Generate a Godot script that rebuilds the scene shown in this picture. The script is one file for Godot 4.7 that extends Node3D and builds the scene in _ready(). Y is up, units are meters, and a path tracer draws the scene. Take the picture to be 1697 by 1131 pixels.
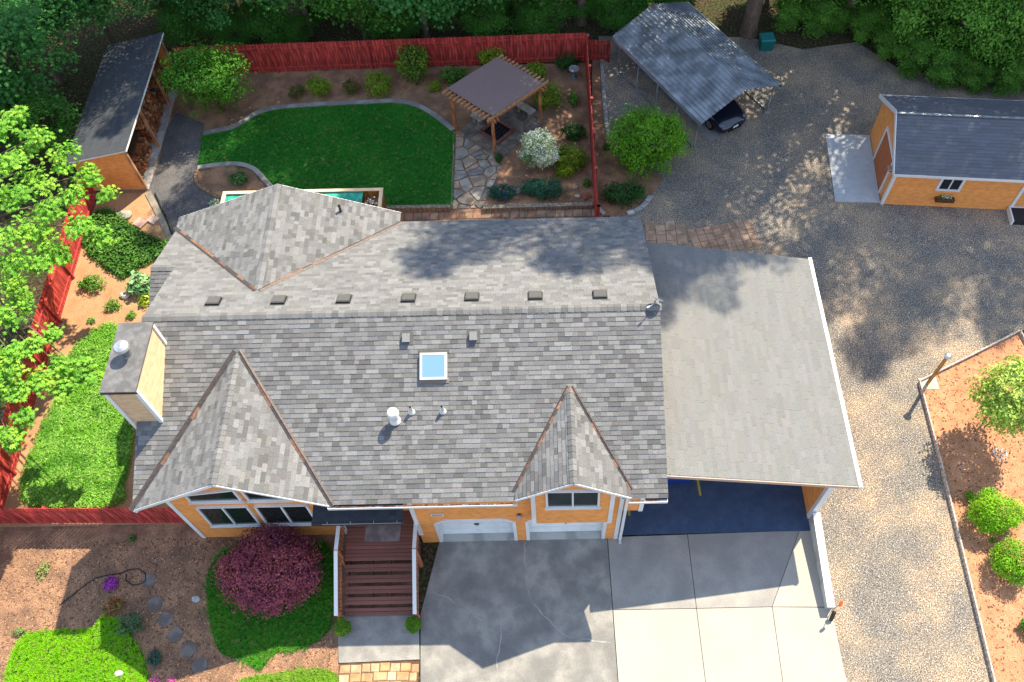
extends Node3D
# ---- lens of the photograph: pixels of the 1697 x 1131 picture to directions; distances come from the plane a thing stands on
const FP := 1443.5
const PPX := 894.456
const PPY := 565.5
const EYE := Vector3(0, 31.9, 0)
var cam_b := Basis()
var rng := RandomNumberGenerator.new()
var names := {}
var MT := {}
var TX := {}

func dir(x: float, y: float) -> Vector3:
	return cam_b * Vector3((x - PPX) / FP, -(y - PPY) / FP, -1.0)
func g(x: float, y: float, h := 0.0) -> Vector3:        # point of the level plane at height h
	var d := dir(x, y)
	return EYE + d * ((h - EYE.y) / d.y)
func onz(x: float, y: float, z: float) -> Vector3:       # point of a wall that faces the street
	var d := dir(x, y)
	return EYE + d * ((z - EYE.z) / d.z)
func metres(px: float, at: Vector3) -> float:            # how long px pixels are at a point
	return px * (EYE - at).dot(cam_b.z) / FP

class MB:
	var v := PackedVector3Array()
	var n := PackedVector3Array()
	var c := PackedColorArray()
	func tri(a: Vector3, b: Vector3, d: Vector3, col: Color) -> void:
		var nn := (d - a).cross(b - a).normalized()
		v.append(a); v.append(b); v.append(d)
		n.append(nn); n.append(nn); n.append(nn)
		c.append(col); c.append(col); c.append(col)
	func trin(a: Vector3, b: Vector3, d: Vector3, na: Vector3, nb: Vector3, nd: Vector3, col: Color) -> void:
		v.append(a); v.append(b); v.append(d)
		n.append(na); n.append(nb); n.append(nd)
		c.append(col); c.append(col); c.append(col)
	func face(o: Vector3, u: Vector3, w: Vector3, nn: Vector3, col: Color) -> void:
		if u.cross(w).dot(nn) < 0.0:
			var t := u; u = w; w = t
		tri(o - u - w, o - u + w, o + u + w, col)
		tri(o - u - w, o + u + w, o + u - w, col)
	func box(o: Vector3, x: Vector3, y: Vector3, z: Vector3, col: Color) -> void:   # half axes
		face(o + x, y, z, x, col); face(o - x, y, z, -x, col)
		face(o + y, x, z, y, col); face(o - y, x, z, -y, col)
		face(o + z, x, y, z, col); face(o - z, x, y, -z, col)
	func abox(lo: Vector3, hi: Vector3, col: Color) -> void:
		var h := (hi - lo) / 2.0
		box((lo + hi) / 2.0, Vector3(h.x, 0, 0), Vector3(0, h.y, 0), Vector3(0, 0, h.z), col)
	func cbox(lo: Vector3, hi: Vector3, b: float, col: Color) -> void:   # box with chamfered top edges
		abox(lo, Vector3(hi.x, hi.y - b, hi.z), col)
		var p := [Vector3(lo.x, hi.y - b, lo.z), Vector3(hi.x, hi.y - b, lo.z), Vector3(hi.x, hi.y - b, hi.z), Vector3(lo.x, hi.y - b, hi.z)]
		var q := [Vector3(lo.x + b, hi.y, lo.z + b), Vector3(hi.x - b, hi.y, lo.z + b), Vector3(hi.x - b, hi.y, hi.z - b), Vector3(lo.x + b, hi.y, hi.z - b)]
		var m := (lo + hi) / 2.0
		for k in 4:
			var k2 := (k + 1) % 4
			oquad(p[k], p[k2], q[k2], q[k], (p[k] + p[k2]) / 2.0 - m + Vector3(0, (hi.y - lo.y), 0), col)
		oquad(q[0], q[1], q[2], q[3], Vector3.UP, col)
	func otri(a: Vector3, b: Vector3, d: Vector3, nn: Vector3, col: Color) -> void:
		if (d - a).cross(b - a).dot(nn) < 0.0: tri(a, d, b, col)
		else: tri(a, b, d, col)
	func oquad(a: Vector3, b: Vector3, d: Vector3, e: Vector3, nn: Vector3, col: Color) -> void:
		otri(a, b, d, nn, col); otri(a, d, e, nn, col)
	func beam(a: Vector3, b: Vector3, w: float, h: float, col: Color, upv := Vector3.UP) -> void:   # w across, h along upv
		var d := (b - a)
		var s := d.cross(upv).normalized()
		if s.length() < 0.5: s = Vector3.RIGHT
		var u := s.cross(d).normalized()
		box((a + b) / 2.0, d / 2.0, u * h / 2.0, s * w / 2.0, col)
	func poly(pts: PackedVector2Array, o: Vector3, U: Vector3, V: Vector3, nn: Vector3, col: Color) -> void:
		var ix := Geometry2D.triangulate_polygon(pts)
		for k in range(0, ix.size(), 3):
			var a := pts[ix[k]]; var b := pts[ix[k + 1]]; var d := pts[ix[k + 2]]
			otri(o + U * a.x + V * a.y, o + U * b.x + V * b.y, o + U * d.x + V * d.y, nn, col)
	func prism(pts: PackedVector2Array, o: Vector3, U: Vector3, V: Vector3, N: Vector3, col: Color) -> void:   # from the plane back along -N
		poly(pts, o, U, V, N, col)
		poly(pts, o - N, U, V, -N, col)
		var cw := 1.0 if Geometry2D.is_polygon_clockwise(pts) else -1.0
		var hand := 1.0 if U.cross(V).dot(N) > 0.0 else -1.0
		for k in pts.size():
			var a := pts[k]; var b := pts[(k + 1) % pts.size()]
			var e := b - a
			var out2 := Vector2(-e.y, e.x) * cw
			oquad(o + U * a.x + V * a.y, o + U * b.x + V * b.y, o - N + U * b.x + V * b.y, o - N + U * a.x + V * a.y, (U * out2.x + V * out2.y), col)
	func tube(p: Array, r: Array, seg: int, col: Color, cap := true) -> void:
		var rings := []
		var nrm := []
		var ref := Vector3.UP
		for k in p.size():
			var t: Vector3 = ((p[mini(k + 1, p.size() - 1)] as Vector3) - (p[maxi(k - 1, 0)] as Vector3)).normalized()
			var s := t.cross(ref)
			if s.length() < 0.15: s = t.cross(Vector3(0.3, 0.1, 1))
			s = s.normalized()
			var w := s.cross(t)
			var ring := PackedVector3Array(); var rn := PackedVector3Array()
			for j in seg:
				var a := TAU * j / seg
				var dd := s * cos(a) + w * sin(a)
				rn.append(dd); ring.append((p[k] as Vector3) + dd * float(r[k]))
			rings.append(ring); nrm.append(rn)
		for k in p.size() - 1:
			for j in seg:
				var j2 := (j + 1) % seg
				var a: Vector3 = rings[k][j]; var b: Vector3 = rings[k][j2]; var d: Vector3 = rings[k + 1][j2]; var e: Vector3 = rings[k + 1][j]
				var na: Vector3 = nrm[k][j]; var nb: Vector3 = nrm[k][j2]; var nd: Vector3 = nrm[k + 1][j2]; var ne: Vector3 = nrm[k + 1][j]
				if (d - a).cross(b - a).dot(na + nb) >= 0.0:
					trin(a, b, d, na, nb, nd, col); trin(a, d, e, na, nd, ne, col)
				else:
					trin(a, d, b, na, nd, nb, col); trin(a, e, d, na, ne, nd, col)
		if cap:
			for q in [0, p.size() - 1]:
				var o: Vector3 = p[q]
				var t2: Vector3 = (p[0] as Vector3) - (p[1] as Vector3) if q == 0 else (p[q] as Vector3) - (p[q - 1] as Vector3)
				for j in seg: otri(o, rings[q][j], rings[q][(j + 1) % seg], t2, col)
	func lathe(o: Vector3, prof: Array, seg: int, col: Color) -> void:   # prof: Vector2(radius, height), bottom to top
		for k in prof.size() - 1:
			var a: Vector2 = prof[k]; var b: Vector2 = prof[k + 1]
			var sl := Vector2(b.y - a.y, -(b.x - a.x)).normalized()
			for j in seg:
				var t0 := TAU * j / seg; var t1 := TAU * (j + 1) / seg
				var d0 := Vector3(cos(t0), 0, sin(t0)); var d1 := Vector3(cos(t1), 0, sin(t1))
				var n0 := d0 * sl.x + Vector3.UP * sl.y; var n1 := d1 * sl.x + Vector3.UP * sl.y
				var A := o + d0 * a.x + Vector3.UP * a.y; var B := o + d1 * a.x + Vector3.UP * a.y
				var C := o + d1 * b.x + Vector3.UP * b.y; var D := o + d0 * b.x + Vector3.UP * b.y
				if (C - A).cross(B - A).dot(n0) >= 0.0:
					trin(A, B, C, n0, n1, n1, col); trin(A, C, D, n0, n1, n0, col)
				else:
					trin(A, C, B, n0, n1, n1, col); trin(A, D, C, n0, n0, n1, col)
	func blob(o: Vector3, r: Vector3, seg: int, rough: float, rg: RandomNumberGenerator, col: Color) -> void:   # an uneven stone
		var ring := maxi(3, seg / 2)
		var pts := []
		for i in ring + 1:
			var row := PackedVector3Array()
			var ph := PI * i / ring
			for j in seg:
				var th := TAU * j / seg
				var s := 1.0 + rg.randf_range(-rough, rough)
				row.append(o + Vector3(sin(ph) * cos(th) * r.x, cos(ph) * r.y, sin(ph) * sin(th) * r.z) * s)
			pts.append(row)
		for i in ring:
			for j in seg:
				var j2 := (j + 1) % seg
				var m: Vector3 = pts[i][j] - o
				oquad(pts[i][j], pts[i][j2], pts[i + 1][j2], pts[i + 1][j], m + (pts[i + 1][j2] - o), col)
	func mesh() -> ArrayMesh:
		var a := []
		a.resize(Mesh.ARRAY_MAX)
		a[Mesh.ARRAY_VERTEX] = v; a[Mesh.ARRAY_NORMAL] = n; a[Mesh.ARRAY_COLOR] = c
		var m := ArrayMesh.new()
		m.add_surface_from_arrays(Mesh.PRIMITIVE_TRIANGLES, a)
		return m

func numbered(called: String) -> String:
	var k: int = names.get(called, 0)
	names[called] = k + 1
	return called if k == 0 else "%s_%03d" % [called, k]
func tag(o: Node, label: String, category: String, group := "", kind := "") -> void:
	if label != "": o.set_meta("label", label)
	if category != "": o.set_meta("category", category)
	if group != "": o.set_meta("group", group)
	if kind != "": o.set_meta("kind", kind)
func thing(called: String, label: String, category: String, group := "", at := Vector3.ZERO, turn := 0.0) -> Node3D:
	var o := Node3D.new()
	o.name = numbered(called)
	add_child(o)
	o.position = at; o.rotation.y = turn
	tag(o, label, category, group)
	return o
func put(b, called: String, m: Material, parent: Node, at := Vector3.ZERO) -> MeshInstance3D:
	var o := MeshInstance3D.new()
	o.mesh = b.mesh() if b is MB else b
	o.material_override = m
	o.name = numbered(called) if parent == self else called
	parent.add_child(o, true)
	o.position = at
	return o
func inst(ms: Mesh, called: String, m: Material, parent: Node, t: Transform3D) -> MeshInstance3D:
	var o := MeshInstance3D.new()
	o.mesh = ms; o.material_override = m
	o.name = numbered(called) if parent == self else called
	parent.add_child(o, true)
	o.transform = t
	return o
func struct(b, called: String, m: Material) -> MeshInstance3D:
	var o := put(b, called, m, self)
	o.set_meta("kind", "structure")
	return o
func many(ms: Mesh, m: Material, xf: Array, cols: Array, called: String, parent: Node) -> MultiMeshInstance3D:
	var mm := MultiMesh.new()
	mm.transform_format = MultiMesh.TRANSFORM_3D
	mm.use_colors = cols.size() > 0
	mm.mesh = ms
	mm.instance_count = xf.size()
	for k in xf.size():
		mm.set_instance_transform(k, xf[k])
		if cols.size() > 0: mm.set_instance_color(k, cols[k])
	var o := MultiMeshInstance3D.new()
	o.multimesh = mm
	o.material_override = m
	o.name = numbered(called) if parent == self else called
	parent.add_child(o, true)
	o.set_meta("kind", "stuff")
	return o
func L(r: float, gg: float, b: float) -> Color: return Color(r, gg, b)     # a linear colour for vertices
func S(r: int, gg: int, b: int) -> Color: return Color(r / 255.0, gg / 255.0, b / 255.0).srgb_to_linear()
func vary(c: Color, a: float, hue := 0.0) -> Color:
	var k := 1.0 + rng.randf_range(-a, a)
	return Color(c.r * k * (1.0 + rng.randf_range(-hue, hue)), c.g * k, c.b * k * (1.0 + rng.randf_range(-hue, hue)))

# ---- procedural textures
func noise(seed_: int, freq: float, oct := 3) -> FastNoiseLite:
	var f := FastNoiseLite.new()
	f.seed = seed_; f.frequency = freq; f.fractal_octaves = oct
	f.noise_type = FastNoiseLite.TYPE_SIMPLEX_SMOOTH
	return f
func bytes(seed_: int, size: int, freq: float, oct := 3) -> PackedByteArray:
	var im := noise(seed_, freq, oct).get_seamless_image(size, size)
	im.convert(Image.FORMAT_L8)
	return im.get_data()
# a speckled texture: three patch colours mixed by coarse noise, grain by fine noise, single odd specks
func speckle(key: String, size: int, cols: Array, coarse: float, fine: float, grain: float, specks: float, spec_cols: Array, sd: int) -> ImageTexture:
	if TX.has(key): return TX[key]
	var a := bytes(sd, size, coarse, 6); var b := bytes(sd + 7, size, coarse * 2.3, 5); var f := bytes(sd + 13, size, fine, 2)
	var out := PackedByteArray(); out.resize(size * size * 3)
	var r := RandomNumberGenerator.new(); r.seed = sd
	var c0: Color = cols[0]; var c1: Color = cols[1]; var c2: Color = cols[2]
	for k in size * size:
		var t := clampf((a[k] / 255.0 - 0.22) / 0.56, 0.0, 1.0)
		var u := clampf((b[k] / 255.0 - 0.42) / 0.5, 0.0, 1.0)
		var w := 1.0 + grain * (f[k] / 127.5 - 1.0) * 1.3 + grain * r.randf_range(-0.5, 0.5)
		var q := c0.lerp(c1, t).lerp(c2, u * 0.6)
		if specks > 0.0 and r.randf() < specks: q = spec_cols[r.randi() % spec_cols.size()]
		out[k * 3] = int(clampf(q.r * w, 0, 1) * 255.0)
		out[k * 3 + 1] = int(clampf(q.g * w, 0, 1) * 255.0)
		out[k * 3 + 2] = int(clampf(q.b * w, 0, 1) * 255.0)
	var im := Image.create_from_data(size, size, false, Image.FORMAT_RGB8, out)
	im.generate_mipmaps()
	TX[key] = ImageTexture.create_from_image(im)
	return TX[key]
func grey(key: String, size: int, freq: float, oct: int, lo: float, hi: float, sd: int, stretch := Vector2i(1, 1)) -> ImageTexture:
	if TX.has(key): return TX[key]
	var b := bytes(sd, size, freq, oct)
	var out := PackedByteArray(); out.resize(size * size)
	var r := RandomNumberGenerator.new(); r.seed = sd
	for k in size * size:
		out[k] = int(255.0 * clampf(lerpf(lo, hi, smoothstep(0.25, 0.75, b[k] / 255.0)) + r.randf_range(-0.03, 0.03), 0, 1))
	var im := Image.create_from_data(size, size, false, Image.FORMAT_L8, out)
	im.generate_mipmaps()
	TX[key] = ImageTexture.create_from_image(im)
	return TX[key]
func mat(key: String, rough: float, tex: Texture2D = null, metres_per_tile := 1.0, opt := {}) -> StandardMaterial3D:
	if MT.has(key): return MT[key]
	var m := StandardMaterial3D.new()
	m.vertex_color_use_as_albedo = not opt.has("plain")
	m.roughness = rough
	m.metallic_specular = opt.get("spec", 0.4)
	m.metallic = opt.get("metal", 0.0)
	if opt.has("color"): m.albedo_color = (opt.color as Color).linear_to_srgb()
	if tex:
		m.albedo_texture = tex
		m.uv1_triplanar = true; m.uv1_world_triplanar = opt.get("world", true)
		var s: Vector3 = opt.get("stretch", Vector3.ONE)
		m.uv1_scale = s / metres_per_tile
	if opt.has("bump"):
		m.heightmap_enabled = true; m.heightmap_scale = opt.bump; m.heightmap_texture = opt.get("bump_tex", tex)
	if opt.has("back"):
		m.backlight_enabled = true; m.backlight = opt.back
	if opt.has("coat"):
		m.clearcoat_enabled = true; m.clearcoat = opt.coat; m.clearcoat_roughness = 0.05
	if opt.has("normal"):
		m.normal_enabled = true; m.normal_texture = opt.normal; m.normal_scale = opt.get("nscale", 1.0)
	m.cull_mode = BaseMaterial3D.CULL_DISABLED
	MT[key] = m
	return m

const ZF := -10.41
const HF := 5.17
const ZR := -16.25
const HR := 7.6
const ZB := -22.1
const HB := 5.2
const XL := -13.52
const XR := 3.89

func _ready() -> void:
	rng.seed = 4711
	# camera
	var p := deg_to_rad(58.33454553); var ro := deg_to_rad(-1.79533929); var yw := deg_to_rad(-0.62081128)
	var fwd := Vector3(sin(yw) * cos(p), -sin(p), -cos(yw) * cos(p))
	var rt := Vector3(cos(yw), 0, sin(yw))
	var upv := rt.cross(fwd)
	cam_b = Basis(rt * cos(ro) + upv * sin(ro), -rt * sin(ro) + upv * cos(ro), -fwd)
	var cam := Camera3D.new()
	cam.name = "camera"
	add_child(cam)
	cam.transform = Transform3D(cam_b, EYE)
	cam.set_frustum(0.1 * 1131.0 / FP, Vector2(-(PPX - 848.5) / FP * 0.1, 0), 0.1, 900.0)
	cam.current = true
	# sky
	var env := Environment.new()
	env.background_mode = Environment.BG_SKY
	var sky := Sky.new()
	var sm := ProceduralSkyMaterial.new()
	sm.sky_top_color = Color(0.59, 0.67, 0.79)
	sm.sky_horizon_color = Color(0.88, 0.90, 0.92)
	sm.sky_curve = 0.18
	sm.ground_bottom_color = Color(0.10, 0.12, 0.08)
	sm.ground_horizon_color = Color(0.35, 0.40, 0.38)
	sm.sun_angle_max = 1.0
	sm.energy_multiplier = 1.08
	sky.sky_material = sm
	env.sky = sky
	env.background_energy_multiplier = 1.0
	env.tonemap_mode = Environment.TONE_MAPPER_LINEAR
	env.tonemap_exposure = 2.1
	env.sdfgi_enabled = true; env.ssao_enabled = true; env.ssil_enabled = true
	var we := WorldEnvironment.new()
	we.name = "world_environment"
	we.environment = env
	add_child(we)
	# sun: high, behind the house and to the right
	var sun := DirectionalLight3D.new()
	sun.name = "sun"
	add_child(sun)
	sun.look_at_from_position(Vector3.ZERO, Vector3(-0.49, -1.0, 0.63), Vector3.UP)
	sun.light_energy = 1.6
	sun.light_angular_distance = 0.5
	sun.light_color = Color(1.0, 0.945, 0.84)
	sun.shadow_enabled = true
	materials()
	terrain()
	house()
	roof_fittings()
	stairs()
	fences()
	small_buildings()
	garden()
	plants()
	trees()
	details()

func materials() -> void:
	var fine := grey("fine", 256, 0.03, 3, 0.92, 1.0, 3)
	var soft := grey("soft", 256, 0.012, 4, 0.84, 1.0, 5)
	var rough := grey("rough", 256, 0.010, 4, 0.82, 1.0, 9)
	mat("paint", 0.55, grey("even", 256, 0.008, 4, 0.93, 1.0, 6), 7.0)
	mat("siding", 0.6, fine, 1.7, {"stretch": Vector3(0.5, 1.0, 0.5)})
	mat("wood", 0.75, grey("grain", 256, 0.03, 4, 0.74, 1.0, 17), 1.2, {"stretch": Vector3(1.0, 0.16, 1.0)})
	mat("shingle", 0.92, grey("grit", 256, 0.09, 2, 0.74, 1.0, 21), 0.7, {"bump": 0.25, "spec": 0.25})
	mat("stone", 0.85, rough, 1.9)
	mat("concrete_piece", 0.85, soft, 3.5)
	mat("metal", 0.42, soft, 1.3, {"metal": 0.75})
	mat("galvanized", 0.45, grey("streak", 512, 0.008, 5, 0.70, 1.0, 14), 4.0, {"metal": 0.5})
	mat("copper", 0.55, rough, 0.35, {"metal": 0.45})
	mat("plastic", 0.4, fine, 0.9)
	mat("leaf", 0.55, null, 1.0, {"back": Color(0.45, 0.62, 0.12), "spec": 0.35})
	mat("purple_leaf", 0.6, null, 1.0, {"back": Color(0.32, 0.08, 0.12), "spec": 0.3})
	mat("needle", 0.65, null, 1.0, {"back": Color(0.22, 0.36, 0.1), "spec": 0.3})
	mat("petal", 0.6, null, 1.0, {"back": Color(0.4, 0.3, 0.4)})
	mat("bark", 0.95, rough, 0.5, {"bump": 1.5, "stretch": Vector3(1, 0.35, 1)})
	mat("glass", 0.04, null, 1.0, {"spec": 0.5})
	mat("car_paint", 0.25, null, 1.0, {"coat": 1.0, "spec": 0.5, "metal": 0.3})
	mat("rubber", 0.8, null)
	mat("chip", 0.9, null)

# ---------------------------------------------------------------- ground
func curve(pts: Array, closed := true, step := 5) -> PackedVector2Array:     # smooth line through ground points given in pixels
	var q := []
	for a in pts:
		var w := g(a[0], a[1])
		q.append(Vector2(w.x, w.z))
	var out := PackedVector2Array()
	var nn := q.size()
	for k in (nn if closed else nn - 1):
		var p0: Vector2 = q[(k - 1 + nn) % nn] if closed else q[maxi(k - 1, 0)]
		var p1: Vector2 = q[k]
		var p2: Vector2 = q[(k + 1) % nn]
		var p3: Vector2 = q[(k + 2) % nn] if closed else q[mini(k + 2, nn - 1)]
		for s in step:
			var t := float(s) / step
			out.append(p1.cubic_interpolate(p2, p0, p3, t))
	if not closed: out.append(q[nn - 1])
	return out
func line(pts: Array) -> PackedVector2Array:
	var out := PackedVector2Array()
	for a in pts:
		var w := g(a[0], a[1])
		out.append(Vector2(w.x, w.z))
	return out
func sheet(called: String, pts: PackedVector2Array, y: float, m: Material, col := Color.WHITE) -> MeshInstance3D:
	var b := MB.new()
	b.poly(pts, Vector3(0, y, 0), Vector3.RIGHT, Vector3.BACK, Vector3.UP, col)
	return struct(b, called, m)
func slab(called: String, pts: PackedVector2Array, y: float, thick: float, m: Material, col := Color.WHITE) -> MeshInstance3D:
	var b := MB.new()
	b.prism(pts, Vector3(0, y, 0), Vector3.RIGHT, Vector3.BACK, Vector3.UP * thick, col)
	return struct(b, called, m)
func scatter(area: PackedVector2Array, count: int, sd: int) -> PackedVector2Array:
	var r := RandomNumberGenerator.new(); r.seed = sd
	var lo := Vector2(1e9, 1e9); var hi := -lo
	for p in area:
		lo = lo.min(p); hi = hi.max(p)
	var out := PackedVector2Array()
	var tries := 0
	while out.size() < count and tries < count * 12:
		tries += 1
		var p := Vector2(r.randf_range(lo.x, hi.x), r.randf_range(lo.y, hi.y))
		if Geometry2D.is_point_in_polygon(p, area): out.append(p)
	return out
var AREA := {}
func terrain() -> void:
	var mulch := mat("mulch", 0.95, speckle("mulch", 512, [Color(0.47, 0.37, 0.30), Color(0.60, 0.465, 0.365), Color(0.38, 0.30, 0.25)], 0.008, 0.3, 0.26, 0.05, [Color(0.66, 0.56, 0.46), Color(0.28, 0.21, 0.17), Color(0.60, 0.46, 0.36)], 31), 7.0, {"plain": 1, "bump": 2.5, "spec": 0.2})
	var dry := mat("dry_mulch", 0.95, speckle("dry", 512, [Color(0.64, 0.50, 0.37), Color(0.67, 0.53, 0.40), Color(0.58, 0.43, 0.31)], 0.008, 0.3, 0.17, 0.03, [Color(0.74, 0.62, 0.50), Color(0.36, 0.25, 0.18)], 33), 6.0, {"plain": 1, "bump": 2.5, "spec": 0.2})
	var gravel := mat("gravel", 0.95, speckle("gravel", 1024, [Color(0.43, 0.41, 0.385), Color(0.58, 0.51, 0.43), Color(0.36, 0.355, 0.355)], 0.0045, 0.25, 0.42, 0.16, [Color(0.70, 0.68, 0.66), Color(0.22, 0.22, 0.24), Color(0.58, 0.54, 0.48), Color(0.82, 0.80, 0.78)], 41), 15.0, {"plain": 1, "bump": 3.0, "spec": 0.25})
	var dark_gravel := mat("dark_gravel", 0.95, speckle("dgravel", 512, [Color(0.33, 0.33, 0.34), Color(0.38, 0.37, 0.37), Color(0.30, 0.30, 0.31)], 0.008, 0.25, 0.35, 0.09, [Color(0.55, 0.53, 0.52), Color(0.18, 0.18, 0.2)], 43), 6.0, {"plain": 1, "bump": 3.0, "spec": 0.25})
	var floor_m := mat("forest_floor", 0.95, speckle("floor", 512, [Color(0.25, 0.22, 0.17), Color(0.22, 0.24, 0.15), Color(0.30, 0.25, 0.19)], 0.01, 0.1, 0.35, 0.03, [Color(0.42, 0.36, 0.26), Color(0.2, 0.3, 0.12)], 47), 9.0, {"plain": 1, "bump": 3.0, "spec": 0.2})
	var turf := mat("turf", 0.95, speckle("turf", 512, [Color(0.16, 0.31, 0.08), Color(0.25, 0.36, 0.12), Color(0.13, 0.27, 0.07)], 0.012, 0.2, 0.3, 0.02, [Color(0.3, 0.42, 0.12)], 51), 4.0, {"plain": 1, "bump": 2.0, "spec": 0.2})
	var conc := mat("concrete", 0.8, speckle("conc", 1024, [Color(0.64, 0.62, 0.58), Color(0.66, 0.64, 0.60), Color(0.62, 0.60, 0.57)], 0.004, 0.2, 0.07, 0.012, [Color(0.46, 0.45, 0.44), Color(0.70, 0.68, 0.65)], 61), 9.0, {"plain": 1, "bump": 0.3, "spec": 0.3})
	var stained := mat("stained_concrete", 0.75, speckle("stain", 1024, [Color(0.455, 0.45, 0.44), Color(0.585, 0.575, 0.55), Color(0.42, 0.415, 0.41)], 0.0045, 0.25, 0.13, 0.04, [Color(0.56, 0.55, 0.54), Color(0.28, 0.28, 0.29)], 67), 8.0, {"plain": 1, "bump": 0.3, "spec": 0.3})
	var b := MB.new()
	b.face(Vector3(0, -0.02, -40), Vector3(260, 0, 0), Vector3(0, 0, 260), Vector3.UP, Color.WHITE)
	struct(b, "ground", floor_m)
	# beds of the whole plot, then what lies on them
	sheet("garden_bed", PackedVector2Array([Vector2(-21.5, -37.1), Vector2(2.5, -37.1), Vector2(2.5, -22), Vector2(-21.5, -22)]), 0.0, mulch)
	sheet("side_yard", PackedVector2Array([Vector2(-21.5, -28.6), Vector2(-13.2, -28.6), Vector2(-13.2, -11.8), Vector2(-21.5, -11.8)]), 0.006, dry)
	sheet("front_bed", PackedVector2Array([Vector2(-30, -11.92), Vector2(-4.9, -11.92), Vector2(-4.9, 2), Vector2(-30, 2)]), 0.004, mulch)
	AREA.front = line([[0, 900], [340, 892], [540, 900], [555, 1050], [560, 1131], [0, 1131]])
	# gravel yard and road
	AREA.gravel = line([[992, 60], [1240, 62], [1330, 82], [1420, 70], [1500, 120], [1800, 110], [1800, 512], [1692, 549], [1523, 632], [1560, 770], [1604, 950], [1650, 1160], [1700, 1330], [1420, 1330], [1403, 1131], [1374, 1008], [1340, 860], [1060, 500], [1010, 355]])
	sheet("gravel_yard", AREA.gravel, 0.012, gravel)
	# gravel path by the wood shed
	sheet("gravel_path", line([[292, 186], [338, 205], [330, 280], [326, 304], [345, 321], [400, 345], [380, 420], [285, 400], [244, 318], [266, 262], [275, 215]]), 0.012, dark_gravel)
	# bed beside the garden fence, inside the kerb
	var bed := curve([[982, 100], [997, 97], [1000, 160], [1009, 236], [1045, 282], [1098, 292], [1078, 326], [1062, 347], [1040, 356], [1000, 358], [984, 358]], true, 4)
	sheet("fence_bed", bed, 0.02, mulch)
	# lawn behind the house
	AREA.lawn = curve([[337, 224], [362, 219], [392, 211], [425, 191], [455, 183], [520, 177], [600, 173], [655, 171], [690, 178], [722, 196], [751, 219], [751, 262], [749, 300], [748, 341], [700, 342], [560, 345], [470, 340], [452, 318], [437, 301], [420, 284], [395, 277], [362, 276], [331, 279], [333, 250]], true, 4)
	sheet("back_lawn", AREA.lawn, 0.02, turf)
	# front lawns
	AREA.lawn_left = curve([[20, 1085], [45, 1052], [95, 1045], [150, 1042], [172, 1022], [200, 1030], [222, 1062], [240, 1098], [228, 1150], [60, 1190], [10, 1140]], true, 4)
	sheet("front_lawn", AREA.lawn_left, 0.012, turf)
	AREA.lawn_maple = curve([[348, 940], [400, 900], [500, 900], [545, 905], [552, 960], [548, 1040], [505, 1075], [455, 1085], [430, 1112], [400, 1095], [362, 1078], [345, 1010]], true, 4)
	sheet("maple_lawn", AREA.lawn_maple, 0.012, turf)
	AREA.lawn_low = curve([[395, 1131], [450, 1118], [505, 1110], [556, 1118], [556, 1170], [395, 1180]], true, 4)
	sheet("verge_lawn", AREA.lawn_low, 0.012, turf)
	# driveway slabs with open joints between them
	slab("driveway", line([[729, 896], [1006, 891], [1015, 1011], [1024, 1131], [1030, 1215], [698, 1225], [697, 1130], [697, 1019]]), 0.03, 0.09, stained)
	slab("driveway_apron", line([[1007.2, 891.5], [1138.8, 887], [1153.8, 1008.9], [1016.2, 1011.2]]), 0.03, 0.09, mat("apron_concrete", 0.75, speckle("apron", 1024, [Color(0.55, 0.54, 0.525), Color(0.61, 0.60, 0.575), Color(0.53, 0.52, 0.51)], 0.004, 0.2, 0.09, 0.02, [Color(0.64, 0.63, 0.62), Color(0.36, 0.36, 0.36)], 71), 8.0, {"plain": 1, "bump": 0.3, "spec": 0.3}))
	slab("driveway_apron", line([[1139.8, 886.8], [1324.4, 880.6], [1279.2, 1006.2], [1154.8, 1008.8]]), 0.03, 0.09, MT.apron_concrete)
	slab("driveway_apron", line([[1325.4, 880.5], [1346, 880.5], [1377, 1006.6], [1280.2, 1006.3]]), 0.03, 0.09, conc)
	slab("driveway_apron", line([[1016.4, 1012.2], [1153.8, 1009.9], [1168.9, 1131], [1180, 1225], [1031.4, 1225], [1025.2, 1131]]), 0.03, 0.09, conc)
	slab("driveway_apron", line([[1154.8, 1009.8], [1279.4, 1007.2], [1296.9, 1131], [1310, 1225], [1181.2, 1225], [1169.8, 1131]]), 0.03, 0.09, conc)
	slab("driveway_apron", line([[1280.4, 1007.2], [1297.8, 1131], [1311.2, 1225], [1425, 1225], [1403, 1131], [1377, 1008]]), 0.03, 0.09, conc)
	# carport floor: blue floor paint that ends in a sharp line at the slab joint; the apron beyond it is grey in the same shade
	slab("carport_floor", PackedVector2Array([Vector2(2.56, -10.98), Vector2(9.9, -10.98), Vector2(9.9, -20.8), Vector2(2.56, -20.8)]), 0.05, 0.1, mat("blue_floor", 0.5, speckle("blue", 512, [Color(0.215, 0.295, 0.41), Color(0.25, 0.33, 0.44), Color(0.185, 0.26, 0.37)], 0.01, 0.2, 0.12, 0.02, [Color(0.33, 0.39, 0.47), Color(0.15, 0.19, 0.26)], 73), 5.0, {"plain": 1, "spec": 0.4}))
	# landing of the entry stairs
	slab("stair_landing", line([[560, 1021], [694, 1017], [695.5, 1094], [561.5, 1100]]), 0.06, 0.12, mat("landing_concrete", 0.75, speckle("landing", 512, [Color(0.50, 0.49, 0.475), Color(0.58, 0.57, 0.55), Color(0.44, 0.435, 0.43)], 0.008, 0.2, 0.08, 0.01, [Color(0.38, 0.38, 0.38)], 77), 5.0, {"plain": 1, "bump": 0.3}))
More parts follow.
